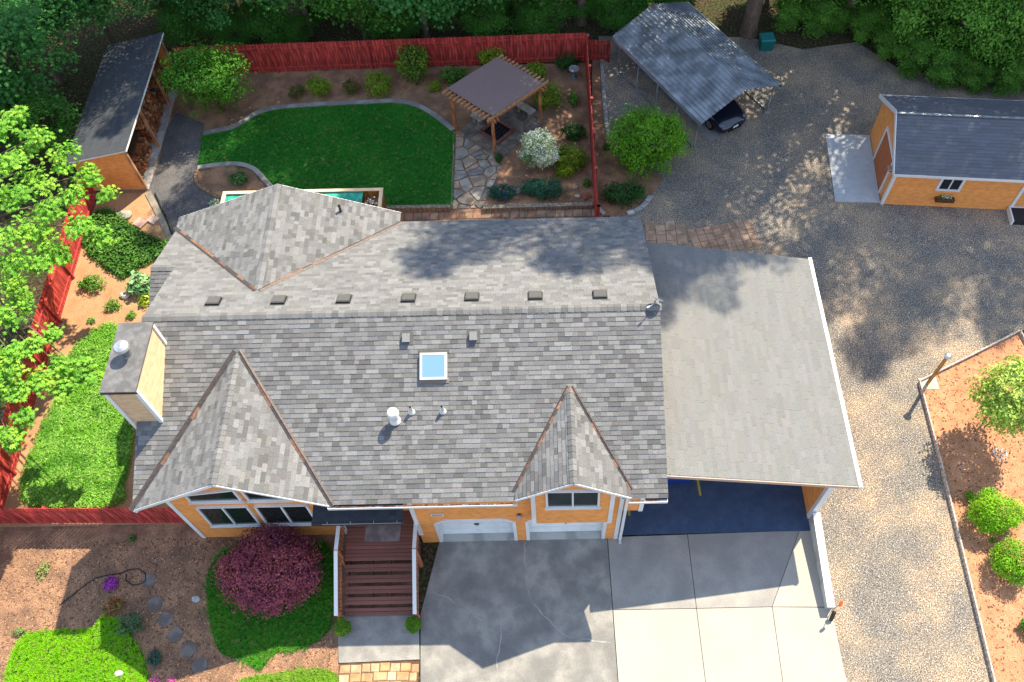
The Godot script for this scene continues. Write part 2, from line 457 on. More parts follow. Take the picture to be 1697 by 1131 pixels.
	# right bed behind the kerb
	AREA.right_bed = line([[1526, 634], [1690, 552], [1830, 760], [1830, 1300], [1690, 1300], [1648, 1131], [1606, 950], [1562, 770]])
	sheet("road_bed", AREA.right_bed, 0.03, mat("red_mulch", 0.95, speckle("redm", 512, [Color(0.68, 0.49, 0.37), Color(0.73, 0.535, 0.41), Color(0.58, 0.40, 0.29)], 0.009, 0.3, 0.2, 0.04, [Color(0.70, 0.56, 0.44), Color(0.30, 0.20, 0.15)], 79), 6.0, {"plain": 1, "bump": 2.5, "spec": 0.2}))

# ---------------------------------------------------------------- house
const ORANGE := Color(0.82, 0.335, 0.095)
const TRIM := Color(0.74, 0.76, 0.76)
const RED := Color(0.58, 0.075, 0.064)
var shingle_boxes := []
var singles := 0
func shingle_box(w: float, h: float) -> ArrayMesh:      # thin tab, thick at its lower edge
	var b := MB.new()
	var t := 0.022
	var a0 := Vector3(0, t, 0); var a1 := Vector3(w, t, 0); var a2 := Vector3(w, 0.004, -h); var a3 := Vector3(0, 0.004, -h)
	b.oquad(a0, a1, a2, a3, Vector3.UP, Color.WHITE)
	b.oquad(Vector3(0, -0.01, 0), Vector3(w, -0.01, 0), a1, a0, Vector3.BACK, Color.WHITE)
	b.otri(Vector3(0, -0.01, 0), a0, a3, Vector3.LEFT, Color.WHITE)
	b.otri(Vector3(w, -0.01, 0), a1, a2, Vector3.RIGHT, Color.WHITE)
	return b.mesh()
# shingles over a polygon of a roof plane; o origin, U along the courses, V up the slope
func shingles(parent: Node, o: Vector3, U: Vector3, V: Vector3, area: PackedVector2Array, base: Color, spread: float, ex: float, keep: int, widths := [0.17, 0.22, 0.26, 0.32, 0.4]) -> void:
	var N := U.cross(V)
	if N.y < 0.0: N = -N
	N = N.normalized()
	var lo := Vector2(1e9, 1e9); var hi := -lo
	for p in area:
		lo = lo.min(p); hi = hi.max(p)
	var b := MB.new()
	var made := 0
	var rows := int(ceil((hi.y - lo.y) / ex))
	for j in rows:
		var v0 := lo.y + j * ex
		var u := lo.x - rng.randf_range(0.0, 0.4)
		while u < hi.x:
			var w: float = widths[rng.randi() % widths.size()] * rng.randf_range(0.9, 1.1)
			var sh := rng.randf()
			var k := 1.0 + spread * (rng.randf_range(-0.55, 0.55) if sh < 0.72 else (rng.randf_range(0.5, 1.0) if sh > 0.87 else rng.randf_range(-1.0, -0.5)))
			var col := Color(base.r * k * rng.randf_range(0.985, 1.03), base.g * k, base.b * k * rng.randf_range(0.97, 1.03))
			var t := rng.randf_range(0.015, 0.027)
			var rect := PackedVector2Array([Vector2(u, v0), Vector2(u + w - 0.004, v0), Vector2(u + w - 0.004, v0 + ex * 1.06), Vector2(u, v0 + ex * 1.06)])
			var inside := true
			for q in rect:
				if not Geometry2D.is_point_in_polygon(q, area): inside = false
			var cells := [rect] if inside else Geometry2D.intersect_polygons(rect, area)
			for cell: PackedVector2Array in cells:
				if cell.size() < 3: continue
				var sb := MB.new() if (made < keep and inside) else b
				var pts := []
				for q: Vector2 in cell:
					var f := clampf((q.y - v0) / ex, 0.0, 1.0)
					pts.append(o + U * q.x + V * q.y + N * lerpf(t, 0.004, f))
				for i in range(1, pts.size() - 1):
					sb.otri(pts[0], pts[i], pts[i + 1], N, col)
				for i in pts.size():      # lower edge and sides
					var qa: Vector2 = cell[i]; var qb: Vector2 = cell[(i + 1) % cell.size()]
					if minf(qa.y, qb.y) < v0 + ex * 0.9:
						var e := qb - qa
						var mid := (qa + qb) / 2.0 - (rect[0] + rect[2]) / 2.0
						sb.oquad(pts[i], pts[(i + 1) % pts.size()], o + U * qb.x + V * qb.y, o + U * qa.x + V * qa.y, U * mid.x + V * mid.y, col)
				if sb != b:
					put(sb, "shingle", MT.shingle, parent)
					made += 1
			u += w
	var s := put(b, "shingle_field", MT.shingle, parent)
	s.set_meta("kind", "stuff")
func ridge_caps(parent: Node, a: Vector3, b: Vector3, sl: Vector3, sr: Vector3, base: Color, every := 0.2) -> void:
	var d := (b - a)
	var cnt := int(d.length() / every)
	var ax := d.normalized()
	for k in cnt:
		var p := a + d * (float(k) / cnt)
		var q := a + d * (float(k + 1.25) / cnt)
		var m := MB.new()
		var col := vary(base, 0.26)
		var lift0 := 0.045; var lift1 := 0.028
		var u := Vector3.UP
		for s: Vector3 in [sl, sr]:
			var p0 := p + u * lift0; var p1 := p + s * 0.15 + u * lift0
			var q0 := q + u * lift1; var q1 := q + s * 0.15 + u * lift1
			m.oquad(p0, p1, q1, q0, u, col)
			m.oquad(p1, q1, q1 - u * 0.03, p1 - u * 0.035, s, col)
			m.oquad(p0, p1, p1 - u * 0.03, p0 - u * 0.03, -ax, col)
		put(m, "ridge_cap", MT.shingle, parent)
# lap siding over a polygon of a wall; o origin, U along, height is world y, N outwards
func siding(b: MB, o: Vector3, U: Vector3, area: PackedVector2Array, N: Vector3, col: Color, lap := 0.17) -> void:
	var hi := -1e9; var lo := 1e9; var ul := 1e9; var uh := -1e9
	for p in area:
		lo = minf(lo, p.y); hi = maxf(hi, p.y); ul = minf(ul, p.x); uh = maxf(uh, p.x)
	var y := lo
	while y < hi:
		var strip := PackedVector2Array([Vector2(ul - 1, y), Vector2(uh + 1, y), Vector2(uh + 1, y + lap), Vector2(ul - 1, y + lap)])
		var k := vary(col, 0.035)
		for cell: PackedVector2Array in Geometry2D.intersect_polygons(strip, area):
			var pts := []
			for q in cell:
				pts.append(o + U * q.x + Vector3.UP * q.y + N * lerpf(0.02, 0.002, (q.y - y) / lap))
			var ix := Geometry2D.triangulate_polygon(cell)
			for i in range(0, ix.size(), 3): b.otri(pts[ix[i]], pts[ix[i + 1]], pts[ix[i + 2]], N, k)
			for i in cell.size():
				var qa := cell[i]; var qb := cell[(i + 1) % cell.size()]
				if absf(qa.y - y) < 0.001 and absf(qb.y - y) < 0.001:
					b.oquad(pts[i], pts[(i + 1) % cell.size()], o + U * qb.x + Vector3.UP * y, o + U * qa.x + Vector3.UP * y, Vector3.DOWN, k)
		y += lap
func V2(a: Array) -> PackedVector2Array:
	var o := PackedVector2Array()
	for p in a: o.append(Vector2(p[0], p[1]))
	return o
# window of a wall facing the street: corners in world x, y
func window(parent: Node, z: float, corners: Array, mull: Array, label := "") -> void:
	var f := MB.new()
	for k in corners.size():
		var a: Vector2 = corners[k]; var b: Vector2 = corners[(k + 1) % corners.size()]
		f.beam(Vector3(a.x, a.y, z + 0.035), Vector3(b.x, b.y, z + 0.035), 0.07, 0.09, TRIM, Vector3.BACK)
	var w := put(f, "window", MT.paint, parent)
	var top_l: Vector2 = corners[0]; var top_r: Vector2 = corners[1]; var low_r: Vector2 = corners[2]; var low_l: Vector2 = corners[3]
	var dark_glass := L(0.012, 0.022, 0.022)       # one even colour for every pane
	var cuts := [0.0]; cuts.append_array(mull); cuts.append(1.0)
	for k in cuts.size() - 1:
		var t0: float = cuts[k]; var t1: float = cuts[k + 1]
		var gm := MB.new()
		var tl := top_l + (top_r - top_l) * t0; var tr := top_l + (top_r - top_l) * t1; var bl := low_l + (low_r - low_l) * t0; var br := low_l + (low_r - low_l) * t1
		gm.oquad(Vector3(tl.x, tl.y, z + 0.03), Vector3(tr.x, tr.y, z + 0.03), Vector3(br.x, br.y, z + 0.03), Vector3(bl.x, bl.y, z + 0.03), Vector3.BACK, dark_glass)
		put(gm, "pane", MT.glass, w)
		if k > 0:
			var mb := MB.new()
			mb.beam(Vector3(tl.x, tl.y, z + 0.04), Vector3(bl.x, bl.y, z + 0.04), 0.06, 0.075, TRIM, Vector3.BACK)
			put(mb, "mullion", MT.paint, w)
	var sill := MB.new()
	sill.abox(Vector3(low_l.x - 0.08, minf(low_l.y, low_r.y) - 0.11, z + 0.025), Vector3(low_r.x + 0.08, minf(low_l.y, low_r.y) - 0.04, z + 0.11), TRIM)
	put(sill, "sill", MT.paint, w)
func at2(x: float, y: float, z: float) -> Vector2:
	var w := onz(x, y, z)
	return Vector2(w.x, w.y)
var HOUSE: Node3D
const SH := Color(0.203, 0.205, 0.208)
func house() -> void:
	var h := thing("house", "grey shingled house with orange siding, two garage doors and attached carport", "house")
	HOUSE = h
	var sf := (HR - HF) / (ZF - ZR); var sb := (HR - HB) / (ZR - ZB)
	var Vf := Vector3(0, sf, -1).normalized(); var Vb := Vector3(0, sb, 1).normalized()
	var lf := Vector2(ZF - ZR, HR - HF).length(); var lb := Vector2(ZR - ZB, HR - HB).length()
	var W := XR - XL
	# roof planes: a white-edged deck each, shingles on it
	# the street slope, open where the two gables rise through it
	var fa := V2([[0, 0], [W, 0], [W, lf], [0, lf]])
	for q in [[-10.28, 3.22, 7.12], [0.80, 1.86, 6.58]]:
		var va: float = (q[2] - HF) / Vf.y - 0.16
		fa = Geometry2D.clip_polygons(fa, V2([[q[0] - q[1] + 0.12 - XL, -0.3], [q[0] + q[1] - 0.12 - XL, -0.3], [q[0] - XL, va]]))[0]
	var rf := roof_deck(h, "front_roof", Vector3(XL, HF, ZF), Vector3.RIGHT, Vf, fa)
	shingles(rf, Vector3(XL, HF, ZF), Vector3.RIGHT, Vf, fa, SH, 0.38, 0.158, 298)
	var wing := 0.86
	var v_w := (-19.27 - ZB) / Vb.z
	var back_area := V2([[0, 0], [W, 0], [W + wing, 0], [W + wing, v_w], [W, v_w], [W, lb], [0, lb]])
	var rb := roof_deck(h, "back_roof", Vector3(XR, HB, ZB), Vector3.LEFT, Vb, back_area)
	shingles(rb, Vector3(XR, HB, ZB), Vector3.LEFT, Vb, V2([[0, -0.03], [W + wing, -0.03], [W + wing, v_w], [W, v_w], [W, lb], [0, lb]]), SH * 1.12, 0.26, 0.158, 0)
	ridge_caps(rf, Vector3(XL, HR, ZR), Vector3(XR, HR, ZR), -Vf, -Vb, SH * 0.95, 0.22)
	# lower roof of the side wing, sloping to the street
	var hw := HB + sb * (-19.27 - ZB)
	var o_w := Vector3(XL - wing, hw - 1.7 * sf, -19.27 + 1.7)
	var area_w := V2([[0, 0], [wing + 0.1, 0], [wing + 0.1, 1.7 / -Vf.z], [0, 1.7 / -Vf.z]])
	var rw := roof_deck(h, "side_wing_roof", o_w, Vector3.RIGHT, Vf, area_w)
	shingles(rw, o_w, Vector3.RIGHT, Vf, area_w, SH * 0.9, 0.2, 0.158, 0)
	ridge_caps(rw, Vector3(XL - wing, hw, -19.27), Vector3(XL, hw, -19.27), -Vf, -Vb, SH * 0.9, 0.22)
	# gables: two on the street side, one at the back
	gable(h, "front_gable", -10.28, 7.12, 3.22, 0.615, ZF + 0.02, sf, 1.0, false)
	gable(h, "garage_gable", 0.80, 6.58, 1.86, 0.70, ZF + 0.0, sf, 1.0, true)
	gable(h, "back_gable", -10.03, 7.0, 4.42, 0.41, -22.62, sb, -1.0, false)
	walls(h)
	chimney(h)
	carport(h)
func roof_deck(h: Node, called: String, o: Vector3, U: Vector3, V: Vector3, area: PackedVector2Array) -> MeshInstance3D:
	var b := MB.new()
	var N := U.cross(V).normalized()
	if N.y < 0.0: N = -N
	b.prism(area, o - N * 0.002, U, V, N * 0.16, TRIM)
	return put(b, called, MT.paint, h)
func gable(h: Node, called: String, cx: float, peak: float, half: float, sl: float, zf: float, main_slope: float, face_dir: float, small: bool) -> void:
	# two planes whose ridge runs level into the main roof; the valleys are where they meet it
	var eave := peak - half * sl
	var zmain := func(y: float) -> float: return ZF - (y - HF) / main_slope if face_dir > 0.0 else ZB + (y - HB) / main_slope
	var zr: float = zmain.call(peak)
	var ze: float = zmain.call(eave)
	for s: float in [-1.0, 1.0]:
		var U := Vector3(0, 0, -face_dir * s)     # along the courses
		var V := Vector3(-s, sl, 0).normalized()
		var len := Vector2(half, half * sl).length()
		var o := Vector3(cx + s * half, eave, zf)
		# plane coordinates: x along U from the front edge, y up the slope
		var du := (zr - zf) * U.z; var de := (ze - zf) * U.z
		var area := V2([[0, 0], [de, 0], [du, len], [0, len]])
		var rp := roof_deck(h, called, o, U, V, area) if absf(de) > 0.05 else roof_deck(h, called, o, U, V, V2([[0, 0], [du, len], [0, len]]))
		shingles(rp, o, U, V, area if absf(de) > 0.05 else V2([[0, 0], [du, len], [0, len]]), SH * 1.03, 0.36, 0.158, 0)
		if s < 0: ridge_caps(rp, Vector3(cx, peak, zf), Vector3(cx, peak, zr), -V, Vector3(1, -sl, 0).normalized(), SH * 1.08, 0.2)
		# valley flashing
		var va := Vector3(cx + s * half, eave, ze); var vb := Vector3(cx, peak, zr)
		var vm := MB.new()
		var dirv := (vb - va).normalized()
		var Nm := Vector3(0, 1, main_slope * face_dir).normalized()
		var side := dirv.cross(Nm).normalized() * (0.17 if not small else 0.12)
		if side.x * s < 0: side = -side
		var pieces := 14
		for k in pieces:
			var p := va.lerp(vb, float(k) / pieces); var q := va.lerp(vb, float(k + 1) / pieces)
			var col := S(112, 88, 76).lerp(S(178, 132, 104), rng.randf()) if rng.randf() < 0.4 else S(88, 84, 84)
			var up := Nm * 0.035
			vm.oquad(p + up * 0.9, q + up * 0.9, q + side * 0.55 + up * 0.8, p + side * 0.55 + up * 0.8, Nm, col)
			vm.oquad(p + side * 0.55 + up * 0.8, q + side * 0.55 + up * 0.8, q + side * 0.62 + up * 1.6, p + side * 0.62 + up * 1.6, Nm, S(168, 146, 132))
			vm.oquad(p + side * 0.62 + up * 1.6, q + side * 0.62 + up * 1.6, q + side + up * 0.7, p + side + up * 0.7, Nm, S(98, 88, 84))
		put(vm, "valley_flashing", MT.copper, rp)
		# barge board along the front edge
		var bb := MB.new()
		bb.beam(Vector3(cx + s * half, eave - 0.055, zf + 0.012 * face_dir), Vector3(cx, peak - 0.055, zf + 0.012 * face_dir), 0.024, 0.10, TRIM, Vector3(0, 1, 0))
		put(bb, "barge_board", MT.paint, rp)
func walls(h: Node) -> void:
	var zw := -10.87
	var b := MB.new()
	# garage front with two openings
	var area := [V2([[-4.75, 0], [2.54, 0], [2.54, 5.1], [-4.75, 5.1]])]
	var doors := [[-4.0, -1.3], [-0.72, 1.98]]
	var w_area: PackedVector2Array = area[0]
	for d in doors:
		var c := Geometry2D.clip_polygons(w_area, V2([[d[0], -1], [d[1], -1], [d[1], 2.0], [d[1] - 0.32, 2.3], [d[0] + 0.32, 2.3], [d[0], 2.0]]))
		w_area = c[0]
	siding(b, Vector3(0, 0, zw), Vector3.RIGHT, w_area, Vector3.BACK, ORANGE)
	put(b, "garage_wall", MT.siding, h)
	for d in doors:
		garage_door(h, d[0], d[1], zw)
	# front gable wall
	b = MB.new()
	var zl := -11.25
	siding(b, Vector3(0, 0, zl), Vector3.RIGHT, V2([[-13.1, 0], [-7.55, 0], [-7.55, 5.3], [-10.28, 6.95], [-13.1, 5.2]]), Vector3.BACK, ORANGE)
	put(b, "living_wall", MT.siding, h)
	# entry wall and return walls
	b = MB.new()
	siding(b, Vector3(0, 0, -11.75), Vector3.RIGHT, V2([[-7.55, 0], [-4.75, 0], [-4.75, 5.0], [-7.55, 5.0]]), Vector3.BACK, ORANGE)
	siding(b, Vector3(-7.55, 0, 0), Vector3.FORWARD, V2([[11.25, 0], [11.75, 0], [11.75, 5.1], [11.25, 5.1]]), Vector3.RIGHT, ORANGE)
	siding(b, Vector3(-4.75, 0, 0), Vector3.FORWARD, V2([[10.87, 0], [11.75, 0], [11.75, 5.1], [10.87, 5.1]]), Vector3.LEFT, ORANGE)
	put(b, "entry_wall", MT.siding, h)
	# left and right end walls with their gable tops
	b = MB.new()
	siding(b, Vector3(-13.1, 0, 0), Vector3.FORWARD, V2([[11.25, 0], [21.7, 0], [21.7, 5.0], [16.25, 7.4], [11.25, 5.3]]), Vector3.LEFT, ORANGE)
	siding(b, Vector3(-13.95, 0, 0), Vector3.FORWARD, V2([[17.9, 0], [22.2, 0], [22.2, 4.8], [19.27, 6.1], [17.9, 5.5]]), Vector3.LEFT, ORANGE)
	siding(b, Vector3(0, 0, -17.9), Vector3.RIGHT, V2([[-13.95, 0], [-13.1, 0], [-13.1, 5.5], [-13.95, 5.5]]), Vector3.BACK, ORANGE)
	put(b, "end_wall", MT.siding, h)
	b = MB.new()
	siding(b, Vector3(2.54, 0, 0), Vector3.FORWARD, V2([[10.87, 0], [21.7, 0], [21.7, 3.0], [10.87, 3.0]]), Vector3.RIGHT, ORANGE)
	siding(b, Vector3(3.27, 0, 0), Vector3.FORWARD, V2([[10.87, 2.93], [21.7, 2.93], [21.7, 5.0], [16.25, 7.4], [10.87, 5.1]]), Vector3.RIGHT, ORANGE)
	siding(b, Vector3(0, 0, zw), Vector3.RIGHT, V2([[2.56, 2.93], [3.27, 2.93], [3.27, 5.1], [2.56, 5.1]]), Vector3.BACK, ORANGE)
	b.face(Vector3(2.905, 2.93, -16.3), Vector3(0.365, 0, 0), Vector3(0, 0, 5.42), Vector3.DOWN, TRIM)
	put(b, "end_wall", MT.siding, h)
	b = MB.new()
	siding(b, Vector3(0, 0, -21.7), Vector3.LEFT, V2([[-3.27, 0], [14.2, 0], [14.2, 4.9], [10.0, 6.6], [6, 4.9], [-3.27, 4.9]]), Vector3.FORWARD, ORANGE)
	put(b, "back_wall", MT.siding, h)
	# room over the right garage door
	b = MB.new()
	var zb2 := -10.58
	siding(b, Vector3(0, 0, zb2), Vector3.RIGHT, V2([[-0.5, 2.62], [2.12, 2.62], [2.12, 5.55], [0.8, 6.45], [-0.5, 5.55]]), Vector3.BACK, ORANGE)
	b.face(Vector3(-0.5, 4.0, (zb2 + zw) / 2), Vector3(0, 1.38, 0), Vector3(0, 0, 0.145), Vector3.LEFT, ORANGE)
	b.face(Vector3(2.12, 4.0, (zb2 + zw) / 2), Vector3(0, 1.38, 0), Vector3(0, 0, 0.145), Vector3.RIGHT, ORANGE)
	b.face(Vector3(0.81, 2.62, (zb2 + zw) / 2), Vector3(1.31, 0, 0), Vector3(0, 0, 0.145), Vector3.DOWN, TRIM)
	put(b, "garage_gable_wall", MT.siding, h)
	# corner boards
	for c in [[-13.1, zl, 0.0, 5.2], [-7.6, zl, 0.0, 5.2], [2.5, zw, 0.0, 4.9], [3.2, zw, 2.9, 4.95], [-0.5, zb2, 2.56, 5.4], [2.12, zb2, 2.56, 5.4], [-4.7, zw, 0.9, 4.9]]:
		var t := MB.new()
		t.abox(Vector3(c[0] - 0.075, c[2], c[1] - 0.05), Vector3(c[0] + 0.075, c[3], c[1] + 0.05), TRIM)
		put(t, "corner_board", MT.paint, h)
	# windows of the front gable
	var z := zl + 0.02
	var sx := func(x: float, y: float) -> Vector2: return at2(200 + x / 3.222, 780 + y / 3.222, z)
	window(h, z, [sx.call(405, 193), sx.call(672, 187), sx.call(745, 282), sx.call(490, 288)], [0.5])
	window(h, z, [sx.call(716, 186), sx.call(990, 180), sx.call(1052, 276), sx.call(784, 280)], [0.5])
	window(h, z, [sx.call(345, 126), sx.call(598, 99), sx.call(645, 153), sx.call(374, 160)], [])
	window(h, z, [sx.call(640, 98), sx.call(860, 122), sx.call(902, 148), sx.call(686, 152)], [])
	# window of the room over the garage
	z = zb2 + 0.02
	var s2 := func(x: float, y: float) -> Vector2: return at2(880 + x / 7.07, 780 + y / 7.07, z)
	window(h, z, [s2.call(180, 236), s2.call(798, 228), s2.call(790, 405), s2.call(190, 416)], [0.5])
	# gutters of the street eave, dusted with needles
	for sg in [[-7.15, -1.02], [2.62, 3.86]]:
		var gt := MB.new()
		var x0: float = sg[0]; var x1: float = sg[1]
		gt.abox(Vector3(x0, HF - 0.16, ZF + 0.105), Vector3(x1, HF - 0.035, ZF + 0.12), TRIM)
		gt.abox(Vector3(x0, HF - 0.17, ZF + 0.005), Vector3(x1, HF - 0.155, ZF + 0.12), TRIM)
		gt.abox(Vector3(x0 - 0.012, HF - 0.17, ZF + 0.004), Vector3(x0, HF - 0.035, ZF + 0.121), TRIM)
		gt.abox(Vector3(x1, HF - 0.17, ZF + 0.004), Vector3(x1 + 0.012, HF - 0.035, ZF + 0.121), TRIM)
		var go := put(gt, "gutter", MT.paint, h)
		var lit := MB.new()
		for k in int((x1 - x0) * 26):
			var q := Vector3(rng.randf_range(x0, x1 - 0.1), HF - 0.13 + rng.randf_range(0, 0.02), ZF + rng.randf_range(0.03, 0.09))
			var a := rng.randf() * TAU
			var e := Vector3(cos(a), 0.1, sin(a) * 0.3) * rng.randf_range(0.03, 0.09)
			lit.box(q, e, Vector3(0, 0.008, 0), Vector3(-e.z, 0, e.x) * 0.35, vary(S(168, 112, 84), 0.35))
		var ls := put(lit, "leaf_litter", MT.chip, go)
		ls.set_meta("kind", "stuff")
	for dp in [[2.66, zw + 0.09, 5.0], [-0.66, zw + 0.09, 2.4]]:
		if dp[2] < 4: continue
		var pipe := MB.new()
		pipe.beam(Vector3(dp[0], 0.12, dp[1]), Vector3(dp[0], 4.85, dp[1]), 0.07, 0.1, TRIM, Vector3.RIGHT)
		pipe.beam(Vector3(dp[0], 0.14, dp[1]), Vector3(dp[0], 0.06, dp[1] + 0.16), 0.1, 0.07, TRIM * 0.6, Vector3.UP)
		pipe.beam(Vector3(dp[0], 4.85, dp[1]), Vector3(dp[0], 5.0, ZF + 0.06), 0.1, 0.07, TRIM, Vector3.UP)
		put(pipe, "downspout", MT.paint, h)
	# plaque and lamps by the garage
	var pl := MB.new()
	var pa := onz(724.5, 853, zw + 0.03)
	pl.abox(pa + Vector3(-0.23, -0.11, 0), pa + Vector3(0.23, 0.11, 0.03), S(206, 208, 204))
	for k in 5: pl.abox(pa + Vector3(-0.17 + k * 0.072, -0.05, 0.03), pa + Vector3(-0.13 + k * 0.072, 0.05, 0.036), S(120, 120, 118))
	put(pl, "address_plaque", MT.paint, h)
	var lamp := MB.new()
	var la := onz(860.5, 857, zw + 0.1)
	lamp.lathe(la + Vector3(0, -0.1, 0), [Vector2(0.02, -0.06), Vector2(0.09, -0.02), Vector2(0.11, 0.08), Vector2(0.10, 0.16), Vector2(0.02, 0.22)], 12, S(186, 160, 150))
	lamp.abox(la + Vector3(-0.05, -0.05, -0.1), la + Vector3(0.05, 0.1, 0.0), S(90, 70, 60))
	put(lamp, "wall_lamp", MT.paint, h)
	# porch roof between gable and garage; shade of the main eave put into its dark colour
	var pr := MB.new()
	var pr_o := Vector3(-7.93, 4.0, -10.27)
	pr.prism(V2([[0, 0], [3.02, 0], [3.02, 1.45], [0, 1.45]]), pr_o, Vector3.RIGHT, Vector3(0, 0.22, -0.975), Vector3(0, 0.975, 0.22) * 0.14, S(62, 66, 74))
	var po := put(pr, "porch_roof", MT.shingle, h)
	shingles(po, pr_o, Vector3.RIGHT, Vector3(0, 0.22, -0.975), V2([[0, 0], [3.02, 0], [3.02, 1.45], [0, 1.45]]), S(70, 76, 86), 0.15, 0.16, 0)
	var pg := MB.new()
	pg.abox(pr_o + Vector3(-0.02, -0.13, 0.005), pr_o + Vector3(3.06, 0.0, 0.1), S(56, 60, 66))
	pg.abox(pr_o + Vector3(0.35, -0.005, 0.085), pr_o + Vector3(3.0, 0.006, 0.1), S(180, 186, 186))
	for k in 4: pg.abox(pr_o + Vector3(0.5 + k * 0.78, 0.0, 0.0), pr_o + Vector3(0.52 + k * 0.78, 0.015, 0.1), S(170, 176, 176))
	put(pg, "gutter", MT.paint, po)
	# entry door under the porch
	var ed := MB.new()
	ed.abox(Vector3(-6.75, 1.1, -11.72), Vector3(-5.7, 3.2, -11.66), S(120, 60, 44))
	var edo := put(ed, "entry_door", MT.wood, h)
	var hd := MB.new()
	hd.lathe(Vector3(-5.85, 2.1, -11.6), [Vector2(0.0, -0.04), Vector2(0.04, 0.0), Vector2(0.0, 0.04)], 8, S(180, 160, 110))
	put(hd, "handle", MT.metal, edo)
func garage_door(h: Node, x0: float, x1: float, zw: float) -> void:
	var zd := zw - 0.28
	var door := MB.new()
	var secs := 4
	for k in secs:
		var y0 := 0.05 + k * 0.56; var y1 := y0 + 0.545
		door.abox(Vector3(x0 - 0.05, y0, zd - 0.05), Vector3(x1 + 0.05, y1, zd), S(232, 237, 238))
		for j in 4:     # raised panels
			var w := (x1 - x0) / 4.0
			door.cbox(Vector3(0, 0, 0), Vector3(0, 0, 0), 0.0, TRIM) if false else door.abox(Vector3(x0 + j * w + 0.12, y0 + 0.12, zd), Vector3(x0 + (j + 1) * w - 0.12, y1 - 0.12, zd + 0.014), S(236, 241, 242))
	var d := put(door, "garage_door", MT.paint, h)
	var hd := MB.new()
	var xc := (x0 + x1) / 2.0
	hd.abox(Vector3(xc - 0.09, 1.12, zd + 0.015), Vector3(xc + 0.09, 1.16, zd + 0.05), S(40, 40, 42))
	hd.abox(Vector3(xc - 0.018, 0.98, zd + 0.015), Vector3(xc + 0.018, 1.14, zd + 0.045), S(40, 40, 42))
	put(hd, "handle", MT.metal, d)
	var fr := MB.new()
	var z0 := zw - 0.27; var z1 := zw + 0.03
	fr.abox(Vector3(x0 - 0.12, 0.03, z0), Vector3(x0 + 0.0, 2.0, z1), TRIM)
	fr.abox(Vector3(x1 - 0.0, 0.03, z0), Vector3(x1 + 0.12, 2.0, z1), TRIM)
	var zc := (z0 + z1) / 2.0
	fr.beam(Vector3(x0 - 0.05, 2.0, zc), Vector3(x0 + 0.31, 2.345, zc), z1 - z0, 0.1, TRIM, Vector3(-1, 1, 0))
	fr.beam(Vector3(x1 + 0.05, 2.0, zc), Vector3(x1 - 0.31, 2.345, zc), z1 - z0, 0.1, TRIM, Vector3(1, 1, 0))
	fr.abox(Vector3(x0 + 0.28, 2.3, z0), Vector3(x1 - 0.28, 2.4, z1), TRIM)
	put(fr, "frame", MT.paint, d)
	var fl := MB.new()
	fl.abox(Vector3(x0, -0.05, zd - 0.05), Vector3(x1, 0.034, zw + 0.02), S(176, 176, 170))
	put(fl, "threshold", MT.concrete_piece, d)
func chimney(h: Node) -> void:
	var lo := Vector3(-13.68, 0.0, -15.42); var hi := Vector3(-12.7, 8.38, -13.04)
	var b := MB.new()
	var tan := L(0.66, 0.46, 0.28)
	siding(b, Vector3(0, 0, hi.z), Vector3.RIGHT, V2([[lo.x, 0], [hi.x, 0], [hi.x, hi.y], [lo.x, hi.y]]), Vector3.BACK, tan, 0.15)
	siding(b, Vector3(hi.x, 0, 0), Vector3.FORWARD, V2([[13.04, 5.0], [15.42, 5.0], [15.42, hi.y], [13.04, hi.y]]), Vector3.RIGHT, tan * 1.15, 0.15)  # right face lighter than the rest: sunlight put into its colour
	siding(b, Vector3(lo.x, 0, 0), Vector3.FORWARD, V2([[13.04, 0.0], [15.42, 0.0], [15.42, hi.y], [13.04, hi.y]]), Vector3.LEFT, tan, 0.15)
	siding(b, Vector3(0, 0, lo.z), Vector3.LEFT, V2([[-hi.x, 0], [-lo.x, 0], [-lo.x, hi.y], [-hi.x, hi.y]]), Vector3.FORWARD, tan, 0.15)
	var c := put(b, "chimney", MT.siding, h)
	for x in [lo.x, hi.x]:
		for z in [lo.z, hi.z]:
			var t := MB.new()
			t.abox(Vector3(x - 0.06, 0.0, z - 0.06), Vector3(x + 0.06, 8.36, z + 0.06), TRIM)
			put(t, "corner_board", MT.paint, c)
	var cap := MB.new()
	cap.abox(Vector3(lo.x - 0.09, 8.38, lo.z - 0.09), Vector3(hi.x + 0.05, 8.45, hi.z + 0.09), S(150, 149, 148))
	cap.abox(Vector3(lo.x - 0.095, 8.30, hi.z + 0.06), Vector3(hi.x + 0.055, 8.38, hi.z + 0.095), S(70, 66, 64))
	put(cap, "chase_cover", mat("chase", 0.6, speckle("chase", 256, [Color(0.72, 0.72, 0.73), Color(0.66, 0.66, 0.67), Color(0.92, 0.91, 0.9)], 0.012, 0.2, 0.05, 0.004, [Color(1, 1, 1)], 91), 2.6, {"metal": 0.3}), c)
	var flue := MB.new()
	var o := Vector3(-13.2, 8.45, -14.3)
	flue.lathe(o, [Vector2(0.17, 0), Vector2(0.15, 0.04), Vector2(0.15, 0.30)], 16, S(150, 152, 155))
	flue.lathe(o, [Vector2(0.10, 0.30), Vector2(0.10, 0.42)], 12, S(40, 40, 42))
	flue.lathe(o, [Vector2(0.25, 0.40), Vector2(0.26, 0.45), Vector2(0.22, 0.53), Vector2(0.12, 0.58), Vector2(0.0, 0.60)], 18, S(206, 208, 210))
	put(flue, "flue_cap", MT.metal, c)
